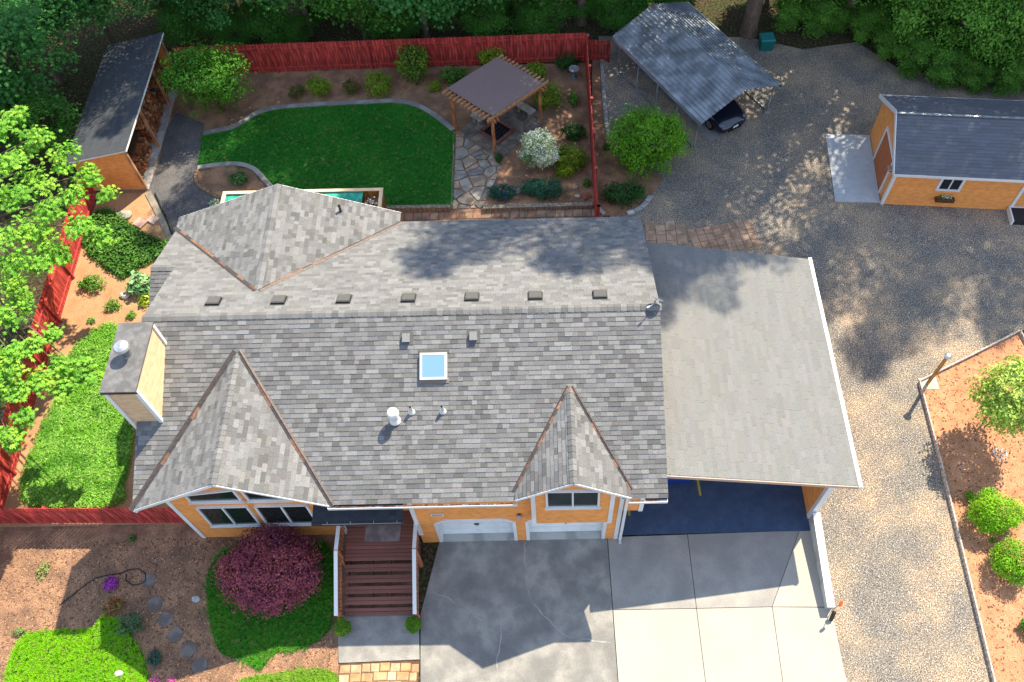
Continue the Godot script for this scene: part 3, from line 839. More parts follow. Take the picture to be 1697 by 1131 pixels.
func carport(h: Node) -> void:
	# low-sloped roof falling to the right
	var A := Vector3(3.86, 5.03, -11.22); var slope := -0.2
	var U := Vector3(1, slope, 0).normalized()
	var wlen := (10.72 - 3.86) / U.x
	var o := Vector3(10.72, 5.03 + slope * (10.72 - 3.86), -11.28)
	var area := V2([[0, 0], [9.72, 0], [9.72, wlen], [0, wlen]])
	var rp := roof_deck(h, "carport_roof", o, Vector3.FORWARD, -U, area)
	shingles(rp, o, Vector3.FORWARD, -U, area, L(0.245, 0.25, 0.248), 0.08, 0.165, 0, [0.33, 0.33, 0.5, 0.66, 0.9])
	var fb := MB.new()
	fb.beam(o + Vector3(0.02, -0.06, 0.05), o + Vector3(0.02, -0.06, -9.78), 0.13, 0.19, TRIM, Vector3.UP)
	put(fb, "gutter", MT.paint, rp)
	var fr := MB.new()
	fr.beam(A + Vector3(0.0, -0.1, -0.035), Vector3(10.74, o.y - 0.1, -11.255), 0.04, 0.17, S(186, 162, 146), Vector3.UP)
	put(fr, "fascia", MT.paint, rp)
	# right wall, its post, beam and ceiling joists
	var w := MB.new()
	siding(w, Vector3(9.86, 0, 0), Vector3.FORWARD, V2([[11.62, 0.05], [20.8, 0.05], [20.8, 3.62], [11.62, 3.62]]), Vector3.LEFT, ORANGE)
	siding(w, Vector3(10.0, 0, 0), Vector3.FORWARD, V2([[11.62, 0.05], [20.8, 0.05], [20.8, 3.5], [11.62, 3.5]]), Vector3.RIGHT, ORANGE)
	w.face(Vector3(9.93, 1.8, -11.62), Vector3(0.07, 0, 0), Vector3(0, 1.78, 0), Vector3.BACK, TRIM)
	put(w, "carport_wall", MT.siding, h)
	var bw := MB.new()
	siding(bw, Vector3(0, 0, -20.7), Vector3.RIGHT, V2([[2.6, 0.05], [9.86, 0.05], [9.86, 3.6], [2.6, 4.9]]), Vector3.BACK, ORANGE)
	put(bw, "carport_wall", MT.siding, h)
	var p := MB.new()
	p.abox(Vector3(9.83, 0.04, -11.62), Vector3(10.04, 3.6, -11.45), TRIM)
	put(p, "post", MT.paint, h)
	var bm := MB.new()
	bm.beam(Vector3(3.3, 4.82, -11.55), Vector3(10.0, 3.5, -11.55), 0.12, 0.24, TRIM, Vector3.UP)
	put(bm, "beam", MT.paint, h)
	# painted parking lines on the floor
	for ln in [[[1156, 793], [1161, 822]], [[1042, 843], [1043, 855]]]:
		var m := MB.new()
		var a := g(ln[0][0], ln[0][1], 0.05); var b := g(ln[1][0], ln[1][1], 0.05)
		var d := (a - b).normalized()
		m.face((a + d * 3.0 + b) / 2.0 + Vector3(0, 0.005, 0), (a + d * 3.0 - b) / 2.0, Vector3(d.z, 0, -d.x) * 0.045, Vector3.UP, S(170, 160, 70))
		struct(m, "parking_line", MT.paint)

# ---------------------------------------------------------------- things on the roof
func roof_f(x: float, y: float) -> Vector3:          # pixel to the street slope of the main roof
	var d := dir(x, y)
	var nn := Vector3(0, ZF - ZR, HR - HF).normalized()
	return EYE + d * ((Vector3(0, HF, ZF) - EYE).dot(nn) / d.dot(nn))
func roof_b(x: float, y: float) -> Vector3:
	var d := dir(x, y)
	var nn := Vector3(0, ZR - ZB, -(HR - HB)).normalized()
	return EYE + d * ((Vector3(0, HB, ZB) - EYE).dot(nn) / d.dot(nn))
func roof_fittings() -> void:
	var Nf := Vector3(0, ZF - ZR, HR - HF).normalized(); var Nb := Vector3(0, ZR - ZB, -(HR - HB)).normalized()
	var Vf := Vector3(0, HR - HF, ZR - ZF).normalized(); var Vb := Vector3(0, HR - HB, ZR - ZB).normalized()
	# seven slant-back vents behind the ridge
	var vb := MB.new()
	vb.face(Vector3(0, 0.03, 0), Vector3(0.26, 0, 0), Vector3(0, 0, 0.26), Vector3.UP, S(70, 70, 72))
	var t0 := [Vector3(-0.20, 0.13, -0.19), Vector3(0.20, 0.13, -0.19), Vector3(0.20, 0.12, 0.19), Vector3(-0.20, 0.12, 0.19)]
	var t1 := [Vector3(-0.23, 0.09, -0.22), Vector3(0.23, 0.09, -0.22), Vector3(0.23, 0.08, 0.22), Vector3(-0.23, 0.08, 0.22)]
	var t2 := [Vector3(-0.23, 0.0, -0.22), Vector3(0.23, 0.0, -0.22), Vector3(0.23, 0.0, 0.22), Vector3(-0.23, 0.0, 0.22)]
	vb.oquad(t0[0], t0[1], t0[2], t0[3], Vector3.UP, S(92, 91, 90))
	for k in 4:
		var k2 := (k + 1) % 4
		vb.oquad(t0[k], t0[k2], t1[k2], t1[k], t0[k] + t0[k2] - Vector3(0, 0.05, 0), S(84, 83, 82))
		vb.oquad(t1[k], t1[k2], t2[k2], t2[k], (t1[k] + t1[k2]) * Vector3(1, 0, 1), S(24, 24, 26))
	var vm := vb.mesh()
	var basis_b := Basis(Vector3.RIGHT, Nb, Vb)
	for k in 7:
		var px: float = [354, 462, 570, 677, 782, 887, 994][k]
		inst(vm, "roof_vent", MT.plastic, HOUSE, Transform3D(basis_b, roof_b(px, 501.5 - (px - 354) * 0.0175)))
	# two small hooded vents
	for q in [[674, 562], [785, 559]]:
		var m := MB.new()
		m.abox(Vector3(-0.14, 0, -0.14), Vector3(0.12, 0.14, 0.10), S(110, 108, 106))
		m.abox(Vector3(-0.13, 0.14, -0.16), Vector3(0.13, 0.18, 0.13), S(134, 133, 132))
		m.abox(Vector3(-0.22, 0.0, -0.24), Vector3(0.22, 0.03, 0.2), S(96, 96, 96))
		inst(m.mesh(), "hooded_vent", MT.plastic, HOUSE, Transform3D(Basis(Vector3.RIGHT, Nf, -Vf), roof_f(q[0], q[1])))
	# skylight: curb, frame and pane
	var c0 := roof_f(719, 608)
	var sk := MB.new()
	for s in [-1, 1]:
		sk.abox(Vector3(s * 0.41 - 0.04, 0.0, -0.45), Vector3(s * 0.41 + 0.04, 0.17, 0.45), S(196, 196, 196))
		sk.abox(Vector3(-0.37, 0.0, s * 0.41 - 0.04), Vector3(0.37, 0.168, s * 0.41 + 0.04), S(196, 196, 196))
	sk.abox(Vector3(-0.52, 0.0, -0.56), Vector3(0.52, 0.035, -0.45), S(92, 90, 88))
	sk.abox(Vector3(-0.50, 0.0, 0.45), Vector3(0.50, 0.035, 0.56), S(120, 110, 102))
	var bf := Basis(Vector3.RIGHT, Nf, -Vf)
	var so := inst(sk.mesh(), "skylight", MT.paint, HOUSE, Transform3D(bf, c0))
	var pn := MB.new()
	pn.abox(Vector3(-0.372, 0.14, -0.372), Vector3(0.372, 0.16, 0.372), S(112, 148, 176))
	put(pn, "pane", mat("skylight_glass", 0.03, null, 1.0, {"spec": 0.6}), so)
	# white domed vent and three pipes
	var dv := MB.new()
	dv.lathe(Vector3.ZERO, [Vector2(0.20, 0.0), Vector2(0.13, 0.14), Vector2(0.13, 0.46)], 14, S(214, 214, 212))
	dv.lathe(Vector3.ZERO, [Vector2(0.18, 0.44), Vector2(0.20, 0.50), Vector2(0.17, 0.62), Vector2(0.09, 0.68), Vector2(0.0, 0.70)], 16, S(226, 226, 224))
	put(dv, "domed_vent", MT.paint, HOUSE, roof_f(655, 697))
	for q in [[682, 683], [734, 682]]:
		var pm := MB.new()
		pm.lathe(Vector3.ZERO, [Vector2(0.13, 0.0), Vector2(0.06, 0.12), Vector2(0.05, 0.34)], 10, S(200, 200, 198))
		pm.lathe(Vector3.ZERO, [Vector2(0.05, 0.34), Vector2(0.032, 0.345), Vector2(0.032, 0.2)], 10, S(70, 70, 72))
		put(pm, "vent_pipe", MT.plastic, HOUSE, roof_f(q[0], q[1]))
	var pb := MB.new()
	pb.lathe(Vector3.ZERO, [Vector2(0.05, -0.1), Vector2(0.05, 0.36)], 10, S(70, 70, 72))
	pb.lathe(Vector3.ZERO, [Vector2(0.05, 0.36), Vector2(0.032, 0.362), Vector2(0.032, 0.2)], 10, S(30, 30, 32))
	var bx := -7.75
	put(pb, "vent_pipe", MT.plastic, HOUSE, Vector3(bx, 7.0 - 0.41 * (bx + 10.03), -22.0))
	# satellite dish on the ridge
	var sd := thing("satellite_dish", "white satellite dish at the end of the roof ridge", "satellite dish", "", Vector3(3.72, 7.55, -16.35))
	var dish := MB.new()
	var rings := 5
	for i in rings:
		for j in 16:
			var pt := func(ii: int, jj: int) -> Vector3:
				var r := 0.23 * ii / rings
				var a := TAU * jj / 16
				return Vector3(cos(a) * r, sin(a) * r * 0.92, r * r * 0.9)
			dish.oquad(pt.call(i, j), pt.call(i, j + 1), pt.call(i + 1, j + 1), pt.call(i + 1, j), Vector3(0, 0, 1), S(232, 232, 230))
	var dd := put(dish, "reflector", MT.paint, sd, Vector3(0.05, 0.32, 0.02))
	dd.rotation = Vector3(deg_to_rad(-28), deg_to_rad(150), 0)
	var ma := MB.new()
	ma.tube([Vector3(0, -0.06, 0), Vector3(0, 0.2, 0), Vector3(0.04, 0.33, 0.0)], [0.025, 0.025, 0.025], 8, S(190, 190, 190))
	ma.tube([Vector3(0.05, 0.2, 0.05), Vector3(-0.25, 0.36, 0.32)], [0.014, 0.014], 6, S(200, 200, 200))
	put(ma, "mast", MT.metal, sd)
	var ln := MB.new()
	ln.tube([Vector3(-0.22, 0.35, 0.3), Vector3(-0.32, 0.37, 0.36)], [0.035, 0.03], 8, S(210, 210, 208))
	put(ln, "receiver", MT.plastic, sd)

# ---------------------------------------------------------------- entry stairs
func stairs() -> void:
	var t := thing("entry_stairs", "brown board stairs with white handrails and open risers at the entry", "stairs")
	var x0 := -7.42; var x1 := -4.86
	var rise := 0.18; var run := 0.345
	var z_top := -9.86
	var brown := S(134, 88, 78)
	var brd := func(z_front: float, y: float) -> void:
		var m := MB.new()
		m.cbox(Vector3(x0 + rng.randf_range(-0.01, 0.01), y - 0.035, z_front - 0.126), Vector3(x1, y, z_front), 0.008, vary(brown, 0.14))
		put(m, "board", MT.paint, t)
	# upper landing
	var z := z_top
	while z > -11.6:
		brd.call(z, 1.08)
		z -= 0.14
	for k in 5:
		var y := 1.08 - rise * (k + 1)
		for j in 2: brd.call(z_top + run * (k + 1) - 0.14 * j, y)
	for x in [x0 + 0.1, x0 + 0.95, x1 - 0.95, x1 - 0.1]:
		var s := MB.new()
		s.beam(Vector3(x, 0.72, z_top - 0.1), Vector3(x, -0.16, z_top + run * 5 - 0.1), 0.05, 0.22, S(120, 80, 66))
		put(s, "stringer", MT.wood, t)
	# sides under the landing
	var sk := MB.new()
	sk.abox(Vector3(x0 - 0.02, 0.02, -11.7), Vector3(x0 + 0.02, 1.0, z_top + 0.05), S(110, 74, 62))
	sk.abox(Vector3(x1 - 0.02, 0.02, -11.7), Vector3(x1 + 0.02, 1.0, z_top + 0.05), S(110, 74, 62))
	put(sk, "skirt", MT.wood, t)
	for side in [-1, 1]:
		var x := x0 - 0.10 if side < 0 else x1 + 0.10
		var zp := -9.95; var zl := -8.05
		var post := MB.new()
		post.abox(Vector3(x - 0.06, 0.03, zp - 0.06), Vector3(x + 0.06, 2.06, zp + 0.06), S(206, 134, 92))
		put(post, "post", MT.wood, t)
		var post2 := MB.new()
		post2.abox(Vector3(x - 0.05, 0.03, zl - 0.05), Vector3(x + 0.05, 1.0, zl + 0.05), S(198, 128, 90))
		put(post2, "post", MT.wood, t)
		var r := MB.new()
		r.beam(Vector3(x, 2.05, -11.6), Vector3(x, 2.05, zp), 0.13, 0.05, TRIM)
		put(r, "handrail", MT.paint, t)
		r = MB.new()
		r.beam(Vector3(x, 2.05, zp + 0.02), Vector3(x, 1.02, zl + 0.12), 0.13, 0.05, TRIM)
		put(r, "handrail", MT.paint, t)
		var br := MB.new()
		br.beam(Vector3(x, 1.22, zp), Vector3(x, 0.2, zl), 0.05, 0.09, S(196, 126, 88))
		put(br, "bottom_rail", MT.wood, t)
		for k in 15:
			var f := (k + 0.5) / 15.0
			var bl := MB.new()
			var zz := lerpf(zp, zl, f)
			bl.abox(Vector3(x - 0.02, lerpf(1.22, 0.2, f), zz - 0.022), Vector3(x + 0.02, lerpf(2.04, 1.02, f), zz + 0.022), vary(S(176, 112, 84), 0.1))
			put(bl, "baluster", MT.wood, t)
		for k in 10:
			var bl := MB.new()
			var zz := -11.5 + k * 0.155
			bl.abox(Vector3(x - 0.02, 1.12, zz - 0.022), Vector3(x + 0.02, 2.03, zz + 0.022), vary(S(176, 112, 84), 0.1))
			put(bl, "baluster", MT.wood, t)
	var mt := thing("door_mat", "grey mat on the boards before the entry door", "mat")
	var mm := MB.new()
	mm.cbox(Vector3(-6.75, 1.082, -11.35), Vector3(-5.45, 1.098, -10.55), 0.005, S(138, 128, 126))
	put(mm, "mat", MT.stone, mt)

# ---------------------------------------------------------------- fences
func fence(label: String, group: String, a: Vector3, b: Vector3, hgt: float, face_n: Vector3, col: Color, picket_w := 0.142, rails := [0.35, 1.5], posts := 2.4, cap := false, lean := 0.0) -> Node3D:
	var t := thing("fence", label, "fence", group, a)
	var d := b - a; var len := d.length(); var ax := d.normalized()
	var cnt := int(len / picket_w)
	var bas := Basis(ax, (Vector3.UP + face_n * lean).normalized(), ax.cross(Vector3.UP))
	var variants := []
	for k in 6:
		var m := MB.new()
		var c := vary(col, 0.24, 0.08)
		var w := picket_w * 0.5 - 0.008
		var hh := hgt + rng.randf_range(-0.015, 0.015)
		m.prism(V2([[-w, 0.03], [w, 0.03], [w, hh - 0.04], [w - 0.035, hh], [-w + 0.035, hh], [-w, hh - 0.04]]), Vector3(0, 0, 0.009), Vector3.RIGHT, Vector3.UP, Vector3(0, 0, 0.018), c)
		variants.append(m.mesh())
	for k in cnt:
		inst(variants[rng.randi() % 6], "picket", MT.wood, t, Transform3D(bas, ax * (k + 0.5) * len / cnt + bas.z * rng.randf_range(-0.003, 0.003)))
	for y in rails:
		var r := MB.new()
		r.beam(face_n * 0.035 + Vector3(0, y, 0), d + face_n * 0.035 + Vector3(0, y, 0), 0.045, 0.09, col * 0.95)
		put(r, "rail", MT.wood, t)
	var np := int(len / posts) + 1
	for k in np + 1:
		var p := MB.new()
		var q := ax * minf(k * posts, len)
		p.box(q + face_n * 0.06 + Vector3(0, hgt * 0.5 + (0.04 if cap else -0.02), 0), ax * 0.045, Vector3(0, hgt * 0.5 + (0.0 if cap else -0.02), 0), ax.cross(Vector3.UP) * 0.045, col * 0.92)
		if cap: p.box(q + face_n * 0.06 + Vector3(0, hgt + 0.06, 0), ax * 0.075, Vector3(0, 0.025, 0), ax.cross(Vector3.UP) * 0.075, S(196, 96, 90))
		put(p, "post", MT.wood, t)
	return t
func fences() -> void:
	fence("long red picket fence behind the lawn and shrubs, under the trees", "", Vector3(-18.9, 0, -36.9), Vector3(2.45, 0, -37.25), 1.85, Vector3(0, 0, 1), RED, 0.155, [0.3, 1.55], 2.5)
	fence("short red fence running on behind the metal carport", "", Vector3(2.62, 0, -37.3), Vector3(3.75, 0, -37.2), 1.35, Vector3(0, 0, 1), RED * 0.85, 0.155, [0.3, 1.1], 1.1)
	fence("red fence with square post caps between garden and gravel yard", "", Vector3(2.52, 0, -37.1), Vector3(2.5, 0, -25.6), 1.75, Vector3(1, 0, 0), RED * 1.05, 0.16, [0.3, 1.5], 2.3, true)
	fence("red board fence along the side yard, under the bright maple", "", Vector3(-21.55, 0, -28.4), Vector3(-21.15, 0, -12.0), 1.75, Vector3(1, 0, 0), RED * 1.05, 0.155, [0.3, 1.4], 2.4)
	fence("red fence from the house corner across the front bed", "", Vector3(-21.1, 0, -11.95), Vector3(-13.2, 0, -11.8), 1.6, Vector3(0, 0, -1), RED, 0.155, [0.3, 1.3], 2.4)
	fence("red fence end running forward past the front bed corner", "", Vector3(-21.2, 0, -11.8), Vector3(-21.4, 0, -8.2), 1.5, Vector3(-1, 0, 0), RED, 0.155, [0.3, 1.2], 2.0)

# ---------------------------------------------------------------- wood shed, metal carport, car, shed, pergola, deck
func small_buildings() -> void:
	woodshed(); metal_carport(); car(); tool_shed(); pergola(); back_deck()
func woodshed() -> void:
	var t := thing("wood_shed", "open-fronted orange wood shed with dark sloping roof by the gravel path", "shed")
	var xf := -19.22; var xb := -21.95; var z0 := -28.85; var z1 := -36.6
	var r := MB.new()
	# roof from high open front to low back
	var A := Vector3(xf + 0.22, 2.85, z0 + 0.2)
	var V := Vector3(xb - 0.2 - A.x, -0.72, 0)
	r.prism(V2([[0, 0], [z0 + 0.2 - (z1 - 0.2), 0], [z0 + 0.2 - (z1 - 0.2), V.length()], [0, V.length()]]), A, Vector3.FORWARD, V.normalized(), Vector3(-0.25, 0.97, 0) * 0.09, TRIM)
	var ro := put(r, "roof", MT.paint, t)
	shingles(ro, A + V, Vector3.FORWARD, -V.normalized(), V2([[0, 0], [8.15, 0], [8.15, V.length()], [0, V.length()]]), S(78, 82, 88), 0.12, 0.18, 0, [0.5, 0.9])
	var w := MB.new()
	var slope := 0.72 / 3.2
	siding(w, Vector3(0, 0, z0), Vector3.RIGHT, V2([[xb, 0], [xf, 0], [xf, 2.72], [xb, 2.72 - slope * (xf - xb)]]), Vector3.BACK, ORANGE, 0.2)
	siding(w, Vector3(0, 0, z0 - 0.1), Vector3.LEFT, V2([[-xf, 0], [-xb, 0], [-xb, 2.72 - slope * (xf - xb)], [-xf, 2.72]]), Vector3.FORWARD, ORANGE, 0.2)
	siding(w, Vector3(0, 0, z1), Vector3.RIGHT, V2([[xb, 0], [xf, 0], [xf, 2.72], [xb, 2.72 - slope * (xf - xb)]]), Vector3.BACK, ORANGE, 0.2)
	siding(w, Vector3(xb, 0, 0), Vector3.FORWARD, V2([[-z0, 0], [-z1, 0], [-z1, 2.05], [-z0, 2.05]]), Vector3.RIGHT, S(120, 84, 60), 0.2)
	put(w, "wall", MT.siding, t)
	for z in [z0 - 0.02, -31.67, -34.5, z1]:
		var p := MB.new()
		p.abox(Vector3(xf - 0.05, 0.02, z - 0.05), Vector3(xf + 0.07, 2.74, z + 0.07), S(196, 148, 112))
		put(p, "post", MT.wood, t)
	var fl := MB.new()
	fl.abox(Vector3(xb, 0.0, z1), Vector3(xf + 0.12, 0.05, z0 + 0.02), S(170, 168, 166))
	put(fl, "floor_slab", MT.concrete_piece, t)
	var lg := MB.new()
	lg.abox(Vector3(xf + 0.2, 2.3, -33.3), Vector3(xf + 0.5, 2.36, -33.1), S(60, 62, 64))
	lg.abox(Vector3(xf + 0.05, 2.33, -33.22), Vector3(xf + 0.2, 2.35, -33.18), S(60, 62, 64))
	put(lg, "yard_light", MT.metal, t)
	# split logs, each a piece of its own
	var st := thing("firewood_stack", "stacked split firewood inside the open wood shed", "firewood")
	var protos := []
	for k in 10:
		var m := MB.new()
		var rr := rng.randf_range(0.08, 0.13)
		var n := rng.randi_range(3, 5)
		var pts := PackedVector2Array()
		for j in n: pts.append(Vector2(cos(TAU * j / n + 0.3), sin(TAU * j / n + 0.3)) * rr * rng.randf_range(0.8, 1.15))
		m.prism(pts, Vector3(0.2, 0, 0), Vector3.UP, Vector3.BACK, Vector3(0.42, 0, 0), [S(176, 132, 92), S(150, 108, 76), S(198, 150, 108), S(132, 84, 58), S(170, 100, 66)][k % 5])
		protos.append(m.mesh())
	for zone in [[-29.15, -31.5, 1.0], [-31.9, -34.3, 1.75], [-34.7, -36.4, 1.7]]:
		var y := 0.15
		while y < zone[2]:
			var z: float = zone[0]
			while z > zone[1]:
				var x := xf - 0.35 - rng.randf_range(0.0, 0.14) - y * 0.1
				var b := Basis.from_euler(Vector3(rng.randf() * TAU, rng.randf_range(-0.12, 0.12), rng.randf_range(-0.06, 0.06)))
				inst(protos[rng.randi() % 10], "log", MT.wood, st, Transform3D(b, Vector3(x, y, z)))
				z -= rng.randf_range(0.17, 0.23)
			y += 0.17
	var fill := MB.new()
	fill.abox(Vector3(xb + 0.15, 0.05, z1 + 0.15), Vector3(xf - 0.62, 1.0, z0 - 0.25), S(96, 70, 50))
	put(fill, "back_row", MT.wood, st)
func metal_carport() -> void:
	var t := thing("metal_carport", "galvanized ribbed metal carport on thin posts sheltering a dark car", "carport", "", Vector3(4.22, 0, -36.36))
	var ax := (Vector3(7.62, 0, -30.72) - Vector3(4.22, 0, -36.36)); var len := ax.length(); ax = ax.normalized()
	var sx := Vector3(ax.z, 0, -ax.x)      # towards the right side
	var wid := 4.66
	var eh := 2.0; var rh := 2.86
	var col := S(172, 180, 190)
	# ribbed sheets laid lengthwise, one beside the other
	var l0 := -0.55; var l1 := len + 0.35
	var half := Vector2(wid * 0.5 + 0.10, rh - eh).length()
	var sheets := []      # each a list of Vector2(across, up)
	for s in 2:
		for k in 3:
			var line_ := []
			for j in 4:
				for e in [[0.0, 0.0], [0.78, 0.0], [0.82, 0.06], [0.92, 0.06], [0.96, 0.0], [1.0, 0.0]]:
					var f: float = (k + (j + e[0]) / 4.0) / 3.0
					var p: Vector2 = Vector2(-0.10, eh).lerp(Vector2(wid * 0.5, rh), f) + Vector2(-(rh - eh), wid * 0.5 + 0.1).normalized() * (e[1] + 0.006 * k)
					line_.append(p if s == 0 else Vector2(wid - p.x, p.y))
			sheets.append(line_)
		var d := [Vector2(-0.13, eh - 0.24), Vector2(-0.115, eh - 0.02), Vector2(-0.10, eh)]
		sheets.append(d if s == 0 else [Vector2(wid + 0.13, eh - 0.24), Vector2(wid + 0.115, eh - 0.02), Vector2(wid + 0.10, eh)])
	for sh in sheets:
		var m := MB.new()
		var cc := vary(col, 0.06)
		for j in sh.size() - 1:
			var p: Vector2 = sh[j]; var q: Vector2 = sh[j + 1]
			if p.distance_to(q) < 0.0005: continue
			m.oquad(ax * l0 + sx * p.x + Vector3.UP * p.y, ax * l1 + sx * p.x + Vector3.UP * p.y, ax * l1 + sx * q.x + Vector3.UP * q.y, ax * l0 + sx * q.x + Vector3.UP * q.y, Vector3.UP + sx * ((p.x + q.x) * 0.5 - wid * 0.5) * 0.5, cc)
		put(m, "roof_panel", MT.galvanized, t)
	for s in 2:
		var off := sx * (wid * s)
		for k in 5:
			var p := MB.new()
			p.beam(ax * (len * k / 4.0) + off + Vector3(0, 0.03, 0), ax * (len * k / 4.0) + off + Vector3(0, eh, 0), 0.055, 0.055, S(176, 182, 186), Vector3.RIGHT)
			put(p, "post", MT.galvanized, t)
			if k == 0 or k == 4:
				var f := MB.new()
				f.cbox(ax * (len * k / 4.0) + off + Vector3(-0.16, 0, -0.16), ax * (len * k / 4.0) + off + Vector3(0.16, 0.08, 0.16), 0.02, S(150, 148, 144))
				put(f, "footing", MT.concrete_piece, t)
		var r := MB.new()
		r.beam(off + Vector3(0, 0.06, 0), ax * len + off + Vector3(0, 0.06, 0), 0.06, 0.06, S(166, 172, 178))
		put(r, "base_rail", MT.galvanized, t)
	for k in 5:
		var q := ax * (len * k / 4.0)
		var m := MB.new()
		m.beam(q + Vector3(0, eh - 0.04, 0), q + sx * wid * 0.5 + Vector3(0, rh - 0.05, 0), 0.05, 0.05, S(150, 156, 160))
		m.beam(q + sx * wid + Vector3(0, eh - 0.04, 0), q + sx * wid * 0.5 + Vector3(0, rh - 0.05, 0), 0.05, 0.05, S(150, 156, 160))
		put(m, "rafter", MT.galvanized, t)
	for s in 2:
		var m := MB.new()
		m.face(t.position + ax * len * 0.5 + sx * (1.35 + 1.7 * s) + Vector3(0, 0.022, 0), ax * (len * 0.5 + 0.1), sx * 0.38, Vector3.UP, S(128, 130, 132))
		struct(m, "wheel_track", MT.concrete_piece)
func car() -> void:
	var ax := (Vector3(7.62, 0, -30.72) - Vector3(4.22, 0, -36.36)).normalized()
	var at := Vector3(4.22, 0, -36.36) + ax * 4.55 + Vector3(ax.z, 0, -ax.x) * 2.3
	var t := thing("car", "dark blue-black sedan parked nose out under the metal carport", "car", "", at, atan2(ax.x, ax.z))
	# body as a loft: rows along z (front is +z), each row half outline
	var navy := S(26, 32, 52)
	var rows := [   # z, half width, sill y, shoulder y, top y, half width of the top
		[-2.28, 0.62, 0.42, 0.72, 0.78, 0.55], [-2.2, 0.80, 0.30, 0.82, 0.95, 0.66], [-1.9, 0.88, 0.24, 0.88, 1.02, 0.70], [-1.3, 0.90, 0.22, 0.90, 1.08, 0.68],
		[-0.6, 0.90, 0.22, 0.90, 1.42, 0.60], [0.1, 0.90, 0.22, 0.89, 1.45, 0.60], [0.5, 0.90, 0.22, 0.88, 1.38, 0.60], [1.15, 0.90, 0.22, 0.84, 0.97, 0.72],
		[1.7, 0.89, 0.24, 0.76, 0.88, 0.68], [2.05, 0.84, 0.26, 0.66, 0.76, 0.60], [2.24, 0.70, 0.32, 0.55, 0.64, 0.48], [2.30, 0.55, 0.38, 0.48, 0.54, 0.40]]
	var ring := func(rw: Array) -> Array:
		return [Vector3(-rw[1] + 0.05, rw[2], rw[0]), Vector3(-rw[1], (rw[2] + rw[3]) * 0.5, rw[0]), Vector3(-rw[1] + 0.03, rw[3], rw[0]), Vector3(-rw[5], rw[4] - 0.04, rw[0]), Vector3(-rw[5] * 0.6, rw[4], rw[0]), Vector3(0, rw[4] + 0.02, rw[0]), Vector3(rw[5] * 0.6, rw[4], rw[0]), Vector3(rw[5], rw[4] - 0.04, rw[0]), Vector3(rw[1] - 0.03, rw[3], rw[0]), Vector3(rw[1], (rw[2] + rw[3]) * 0.5, rw[0]), Vector3(rw[1] - 0.05, rw[2], rw[0])]
	var st := SurfaceTool.new()
	st.begin(Mesh.PRIMITIVE_TRIANGLES)
	st.set_smooth_group(0)
	var R := []
	# refine rows smoothly
	var fine := []
	for k in rows.size() - 1:
		for s in 4:
			var q := []
			for i in 6: q.append(cubic_interpolate(rows[k][i], rows[k + 1][i], rows[maxi(k - 1, 0)][i], rows[mini(k + 2, rows.size() - 1)][i], s / 4.0))
			fine.append(q)
	fine.append(rows[rows.size() - 1])
	for q in fine: R.append(ring.call(q))
	for k in R.size() - 1:
		for j in 10:
			var a: Vector3 = R[k][j]; var b: Vector3 = R[k][j + 1]; var c: Vector3 = R[k + 1][j + 1]; var d: Vector3 = R[k + 1][j]
			var out := (a + c) * 0.5 - Vector3(0, 0.6, (a.z + c.z) * 0.5)
			for tr in ([[a, b, c], [a, c, d]]):
				if ((tr[2] - tr[0]) as Vector3).cross(tr[1] - tr[0]).dot(out) < 0.0: tr = [tr[0], tr[2], tr[1]]
				for v in tr:
					st.set_color(navy); st.add_vertex(v)
	for e in [0, R.size() - 1]:
		for j in range(1, 10):
			st.set_color(navy); st.add_vertex(R[e][0]); st.set_color(navy); st.add_vertex(R[e][j]); st.set_color(navy); st.add_vertex(R[e][j + 1])
	st.index(); st.generate_normals()
	put(st.commit(), "body", MT.car_paint, t)
	var gl := L(0.010, 0.012, 0.016)
	var ws := MB.new()
	ws.oquad(Vector3(-0.56, 1.39, 0.52), Vector3(0.56, 1.39, 0.52), Vector3(0.68, 1.0, 1.16), Vector3(-0.68, 1.0, 1.16), Vector3(0, 1, 1), gl)
	put(ws, "windshield", MT.glass, t, Vector3(0, 0.025, 0.02))
	for s in [-1, 1]:
		var sw := MB.new()
		sw.oquad(Vector3(s * 0.64, 1.34, 0.35), Vector3(s * 0.64, 1.34, -0.7), Vector3(s * 0.84, 0.95, -1.1), Vector3(s * 0.84, 0.95, 0.85), Vector3(s, 0.3, 0), gl)
		put(sw, "side_window", MT.glass, t)
		var hl := MB.new()
		hl.blob(Vector3(s * 0.66, 0.665, 1.93), Vector3(0.13, 0.06, 0.27), 10, 0.02, rng, S(120, 128, 138))
		put(hl, "headlight", mat("lens", 0.08, null, 1.0, {"spec": 0.6}), t)
		var fg := MB.new()
		fg.blob(Vector3(s * 0.56, 0.38, 2.2), Vector3(0.08, 0.06, 0.06), 8, 0.02, rng, S(190, 140, 80))
		put(fg, "fog_light", MT.lens, t)
		var mr := MB.new()
		mr.blob(Vector3(s * 1.0, 0.98, 0.72), Vector3(0.11, 0.07, 0.07), 8, 0.03, rng, navy)
		put(mr, "mirror", MT.car_paint, t)
		for z in [1.38, -1.38]:
			var ty := MB.new()
			ty.tube([Vector3(s * 0.72, 0.32, z), Vector3(s * 0.91, 0.32, z)], [0.32, 0.32], 20, S(24, 24, 25))
			var w := put(ty, "wheel", MT.rubber, t)
			var rm := MB.new()
			rm.tube([Vector3(s * 0.90, 0.32, z), Vector3(s * 0.925, 0.32, z)], [0.21, 0.20], 16, S(150, 152, 156))
			put(rm, "rim", MT.metal, w)
	var gr := MB.new()
	gr.abox(Vector3(-0.42, 0.30, 2.26), Vector3(0.42, 0.44, 2.31), S(14, 14, 15))
	put(gr, "grille", MT.plastic, t)
	var pl := MB.new()
